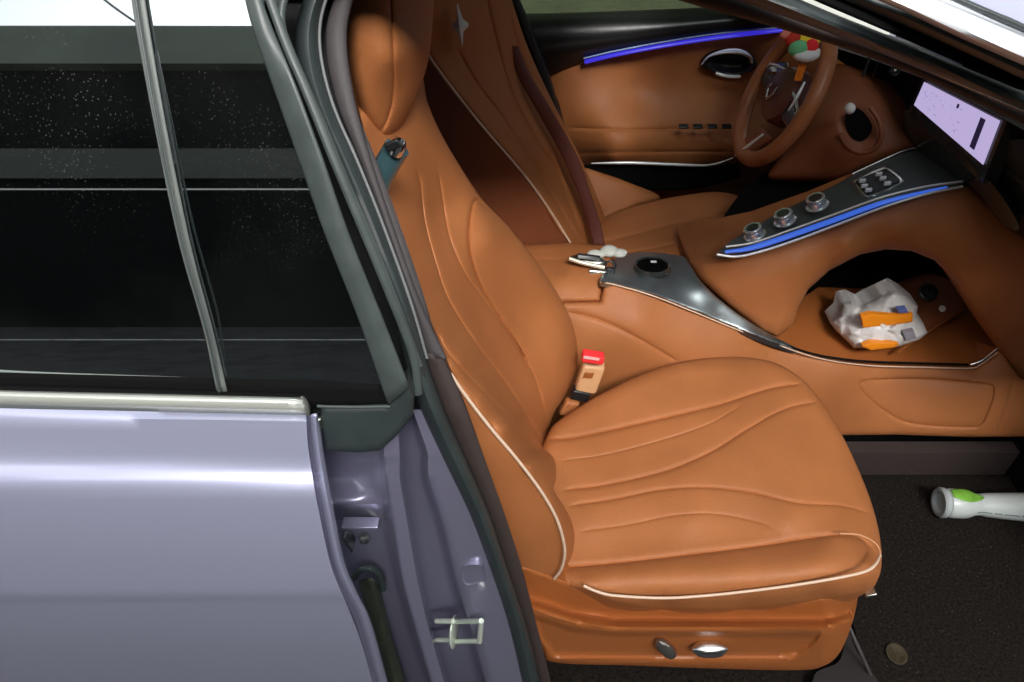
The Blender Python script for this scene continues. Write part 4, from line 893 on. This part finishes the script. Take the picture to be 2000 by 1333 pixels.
patch('seat_side', [(780, 20), (845, 122), (930, 234), (1020, 340), (1112, 476), (1118, 500), (1000, 500), (930, 440), (830, 300), (760, 120)],
    [(845, 122, 1.612), (1112, 476, 1.598), (930, 440, 1.61), (780, 150, 1.64), (960, 330, 1.60)], shell, ds, step=10, rr=6, rd=.004, ext=(-.05, .1, 0))  # same leather as the seat, its shade put into a darker colour
tube('piping', [(800, 40, 1.62), (845, 120, 1.608), (930, 232, 1.598), (1020, 337, 1.592), (1070, 405, 1.592), (1114, 474, 1.592)], .0030, piping, ds)
sb = strip('seat_belt', [(992, 90), (1012, 150), (1042, 205), (1095, 300), (1130, 380), (1150, 445), (1160, 480)], [(1012, 90), (1036, 145), (1072, 205), (1128, 305), (1155, 380), (1174, 440), (1182, 480)], [1.80, 1.74, 1.70, 1.66, 1.63], redbelt, ds, bulge=.003, thick=.002)
e = []
for sx, sy in ((0, 1), (1, 0), (0, -1), (-1, 0)): pass
cE = at(898, 52, 1.625)
ev = [cE+Vector((-.004, 0, .042)), cE+Vector((.007, -.004, .010)), cE+Vector((.018, 0, 0)), cE+Vector((.007, -.004, -.010)), cE+Vector((.004, 0, -.042)), cE+Vector((-.007, -.004, -.010)), cE+Vector((-.018, 0, 0)), cE+Vector((-.007, -.004, .010)), cE+Vector((0, -.012, 0))]
emb = finish('seat_emblem', ev+[p+Vector((0, .02, 0)) for p in ev[:8]], [(i, (i+1) % 8, 8) for i in range(8)]+[((i+1) % 8, i, 9+i, 9+(i+1) % 8) for i in range(8)], brt, ds, smooth=False); fix_normals(emb)

# ------------------------------------------------------------------ footwell
quad('footwell_carpet', -.1, 1.35, .64, 1.36, -.012, carpet, car)
bbox('tunnel_trim', .2, 1.6, 1.262, 1.30, -.01, .085, browntrim, car)
patch('sill_trim', [(1655, 1225), (1668, 1262), (1690, 1300), (1712, 1345), (1600, 1400), (1590, 1320), (1640, 1290)], [(1655, 1225, .02), (1700, 1340, .02), (1600, 1400, .02)], browntrim, car, zc=True, step=8, ext=(0, 0, -.03)).data.materials[0] = mat('dark_sill', (.016, .012, .011), .8)
tube('carpet_edge', [(1655, 1215, .775), (1672, 1255, .742), (1690, 1295, .716), (1712, 1345, .69)], .004, darktrim, car)

# ------------------------------------------------------------------ loose things
# floor mat
import bmesh
mv = [atz(1655, 930, 0), atz(2150, 930, 0), atz(2300, 1420, 0), atz(1735, 1420, 0), atz(1700, 1330, 0), atz(1660, 1200, 0)]
fm = finish('floor_mat', [v+Vector((0, 0, .0)) for v in mv]+[v-Vector((0, 0, .010)) for v in mv], [tuple(range(6)), (11, 10, 9, 8, 7, 6)]+[(i, 6+i, 6+(i+1) % 6, (i+1) % 6) for i in range(6)], carpet, None, smooth=False); fix_normals(fm)
tag(fm, 'dark gritty carpet mat in the footwell ahead of the passenger seat', 'floor mat')

# bottle: lying on the mat
bot = empty('bottle', atz(1850, 1020, .0), 'white plastic bottle with green leaf print lying on the floor mat', 'bottle')
bc = mat('bottle_plastic', (.56, .61, .60), .3, noise=.04, nscale=20)
ctr_ = atz(1846, 982, .042); bx = (atz(1990, 990, .038)-ctr_).normalized()
lathe('body', [(0.0244, 0.0000), (0.0348, 0.0024), (0.0378, 0.0122), (0.0378, 0.0427), (0.0354, 0.0549), (0.0287, 0.0708), (0.0274, 0.0854), (0.0305, 0.1037), (0.0335, 0.1464), (0.0372, 0.2074), (0.0390, 0.2928), (0.0366, 0.3172), (0.0122, 0.3196)], ctr_, bx, bc, bot, seg=36)
lathe('base_rim', [(0.0366, 0.0000), (0.0396, -0.0037), (0.0396, -0.0122), (0.0354, -0.0171), (0.0281, -0.0171), (0.0256, -0.0073), (0.0012, -0.0049)], ctr_, bx, mat('clear_rim', (.45, .50, .50), .15, coat=.5), bot, seg=36)
def wrap(name, a0, a1, h0, h1, rf, m, nn=10, nh=14, taper=True):
    V = []; up = Vector((0, 0, 1)); side = bx.cross(up).normalized(); up2 = side.cross(bx)
    for i in range(nh):
        t = i/(nh-1); h = h0+(h1-h0)*t; r = rf(h)+.0007
        w_ = math.sin(math.pi*min(1, t*.9+.1))**.6 if taper else 1
        for j in range(nn):
            a = a0+(a1-a0)*(.5+(j/(nn-1)-.5)*w_); V.append(ctr_+bx*h+side*(r*math.cos(a))+up2*(r*math.sin(a)))
    F = [(i*nn+j, i*nn+j+1, (i+1)*nn+j+1, (i+1)*nn+j) for i in range(nh-1) for j in range(nn-1)]
    o = finish(name, V, F, m, bot); fix_normals(o); md = o.modifiers.new('t', 'SOLIDIFY'); md.thickness = .0006; md.offset = 1; return o
bp_r = lambda h: 1.22*float(np.interp(h/1.22, [0, .002, .010, .035, .045, .058, .070, .085, .12, .17, .24], [.020, .0285, .031, .031, .029, .0235, .0225, .025, .0275, .0305, .032]))
sgn = 1 if bx.cross(Vector((0, 0, 1))).y > 0 else -1
a_far = (0 if sgn > 0 else math.pi)
wrap('green_print', R(52) if sgn > 0 else R(128), R(120) if sgn > 0 else R(60), .004, .088, bp_r, mat('green_print', (.20, .48, .06), .35, noise=.2, nscale=60))
for k, (h0, h1) in enumerate([(.067, .104), (.11, .128), (.134, .17), (.177, .195)]):
    a = R(180-12) if sgn > 0 else R(12)
    wrap('small_print', a-.04, a+.04, h0, h1, bp_r, mat('grey_print', (.12, .18, .16), .5), nn=3, nh=6, taper=False)

# coin-like disc
coin = lathe('coin', [(.001, -.001), (.0225, -.001), (.0235, .0), (.0235, .0018), (.021, .0026), (.019, .0018), (.001, .0018)], atz(1751, 1277, .003), (.05, -.1, 1), mat('dull_brass', (.055, .042, .02), .55, metal=.5, noise=.3, nscale=200), None)
tag(coin, 'dull brown coin lying on the dark floor mat', 'coin')

# crumpled bag on the shelf
bag_o = [(1622, 632), (1640, 615), (1645, 592), (1662, 588), (1682, 598), (1700, 588), (1748, 566), (1770, 578), (1793, 598), (1790, 615), (1803, 630), (1812, 650), (1795, 664), (1760, 676), (1720, 682), (1690, 680), (1668, 680), (1650, 662), (1632, 645)]
bagm = mat('thin_white_film', (.72, .70, .68), .33, noise=.08, nscale=40, bump=1.0, bscale=45, bdetail=5)
def baggy():
    out = spl(bag_o, closed=True, step=7)
    bag = patch('snack_bag', bag_o, [(1622, 632, 1.45), (1700, 588, 1.47), (1748, 566, 1.46), (1793, 598, 1.47), (1812, 650, 1.39), (1760, 676, 1.365), (1690, 680, 1.365), (1720, 625, 1.39), (1670, 630, 1.40), (1760, 610, 1.42)],
        bagm, None, step=4, rr=14, rd=.028, ext=(0, .05, -.0), sharp=True, angle=60)
    return bag
bag = baggy()
# creases: faceted displacement along the ray
rng = np.random.default_rng(5); cen = rng.uniform([1620, 560], [1815, 685], (44, 2)); slp = rng.normal(0, .0005, (44, 2)); hh = rng.normal(0, .0045, 44)
def proj2(p):
    d = Vector(p)-C0; z = d.y*cp-d.z*sp; y = d.y*sp+d.z*cp; return 1000+FPX*d.x/z, 666-FPX*y/z
for v in bag.data.vertices:
    x, y = proj2(v.co); P = np.array([x, y]); dd_ = ((cen-P)**2).sum(1); i = int(dd_.argmin()); j = np.argsort(dd_)[1]
    w = .5+.5*min(1, (dd_[j]-dd_[i])/900); h = hh[i]*w+float((P-cen[i])@slp[i])*w
    v.co += (v.co-C0).normalized()*max(-.012, min(.012, h))
bag.data.update()
tag(bag, 'crumpled white snack bag with orange stripes on the console shelf', 'bag')
orange = mat('orange_print', (.85, .26, .01), .4)
def overlay(name, pts, m, Yc, par): 
    return patch(name, pts, Yc, m, par, step=5, ext=(0, .012, 0), sharp=True, rr=3, rd=.002)
overlay('orange_stripe', [(1682, 618), (1700, 613), (1750, 617), (1783, 614), (1782, 629), (1740, 635), (1686, 640)], orange, [(1682, 618, 1.374), (1783, 614, 1.394), (1686, 640, 1.370)], bag)
overlay('orange_stripe', [(1684, 676), (1700, 669), (1740, 670), (1756, 673), (1745, 679), (1700, 684)], orange, [(1684, 676, 1.350), (1756, 673, 1.352), (1700, 684, 1.348)], bag)
overlay('grey_stain', [(1764, 650), (1785, 646), (1790, 660), (1770, 666)], mat('grey_ink', (.28, .26, .30), .5), [(1764, 650, 1.368), (1790, 650, 1.375), (1770, 666, 1.362)], bag)
overlay('blue_print', [(1752, 604), (1770, 602), (1775, 611), (1756, 612)], mat('blue_ink', (.10, .13, .35), .5), [(1752, 604, 1.392), (1775, 604, 1.40), (1756, 612, 1.39)], bag)

# keys and fob on the armrest
kf = empty('key_fob', at(1150, 515, 1.46), 'silver and black car key fob with crumpled tissue beside the charging pad', 'key fob')
pill('fob_body', at(1114, 502, 1.475), at(1185, 512, 1.455), .015, steel, kf, .5)
block('fob_window', at(1150, 502, 1.452), (.028, 0, -.004), (0, .003, .001), (0, .003, .004), black, kf, bev=.002)
tube('fob_frame', [(1112, 505, 1.455), (1140, 514, 1.445), (1180, 522, 1.44)], .0055, mat('ivory_metal', (.75, .70, .55), .3, metal=.5), kf)
block('key_blade', at(1168, 531, 1.435), (.022, 0, -.002), (0, .004, 0), (0, .002, .004), satin, kf, bev=.002)
tubew('key_ring', [at(1192, 520, 1.44)+Vector((.013*math.cos(t), .004*math.sin(t), .013*math.sin(t))) for t in np.linspace(0, 2*math.pi, 12, endpoint=False)], .0026, black, kf, closed=True)
block('key_tag', at(1193, 531, 1.43), (.010, 0, -.002), (0, .005, 0), (0, .003, .010), black, kf, bev=.002)
def lump(name, c, r, m, par, seed=1, sq_=(1, 1, .7)):
    bm = bmesh.new(); bmesh.ops.create_icosphere(bm, subdivisions=3, radius=1); rg = random.Random(seed)
    dirs = [Vector((rg.gauss(0, 1), rg.gauss(0, 1), rg.gauss(0, 1))).normalized() for _ in range(14)]
    for v in bm.verts:
        n = v.co.normalized(); k = max(n.dot(d) for d in dirs); s = .72+.34*k
        v.co = Vector((n.x*sq_[0], n.y*sq_[1], n.z*sq_[2]))*r*s+Vector(c)
    me = bpy.data.meshes.new(name); bm.to_mesh(me); bm.free(); me.materials.append(m)
    for p in me.polygons: p.use_smooth = True
    o = bpy.data.objects.new(name, me); sc.collection.objects.link(o)
    if par:
        o.parent = par; off = Vector(); q = par
        while q: off += q.location; q = q.parent
        o.location = -off
    return o
tissue = empty('tissue', at(1190, 495, 1.49), 'small crumpled white tissue behind the key fob', 'tissue')
tm = mat('tissue_paper', (.62, .64, .58), .8, noise=.08, nscale=80)
ps = [lump('p', at(1165, 496, 1.50), .017, tm, tissue, 2, (1.3, .8, .6)), lump('p', at(1190, 490, 1.51), .019, tm, tissue, 3, (1.2, .9, .7)), lump('p', at(1210, 494, 1.50), .015, tm, tissue, 6, (1.3, .9, .6))]
join('crumple', ps)
kf['label'] = 'silver and black car key fob on the console beside the charging pad'

# plush charm on the wheel
ch = empty('plush_charm', at(1570, 100, 1.80), 'small colourful plush charm with orange tag hanging on the steering wheel', 'charm')
def blob(n_, x, y, Y, r, col, seed=1, s=(1, .7, .9)):
    return lump(n_, at(x, y, Y), r, mat(n_+'_cloth', col, .8, bump=.4, bscale=400), ch, seed, s)
blob('hat', 1574, 78, 1.765, .026, (.9, .65, .03), 2, (1.25, .8, .7))
blob('hat_bow', 1550, 78, 1.76, .018, (.55, .03, .01), 3)
blob('pompom', 1534, 68, 1.77, .013, (.75, .22, .16), 4)
blob('scarf', 1583, 92, 1.745, .020, (.85, .02, .03), 5, (.9, .7, .9))
blob('jacket', 1560, 95, 1.745, .023, (.16, .55, .25), 6, (1, .7, .8))
blob('belly', 1574, 107, 1.74, .026, (.72, .76, .74), 7, (1.2, .7, .6))
blob('trouser', 1590, 103, 1.74, .014, (.78, .72, .66), 8)
block('tag', at(1563, 141, 1.745), (.0095, 0, -.001), (0, .002, 0), (.001, 0, .021), mat('orange_tag', (.80, .22, .02), .5, noise=.2, nscale=200), ch, bev=.002)
tubew('cord', [at(1562, 118, 1.745), at(1563, 128, 1.745), at(1563, 131, 1.745)], .0015, black, ch, n=6)
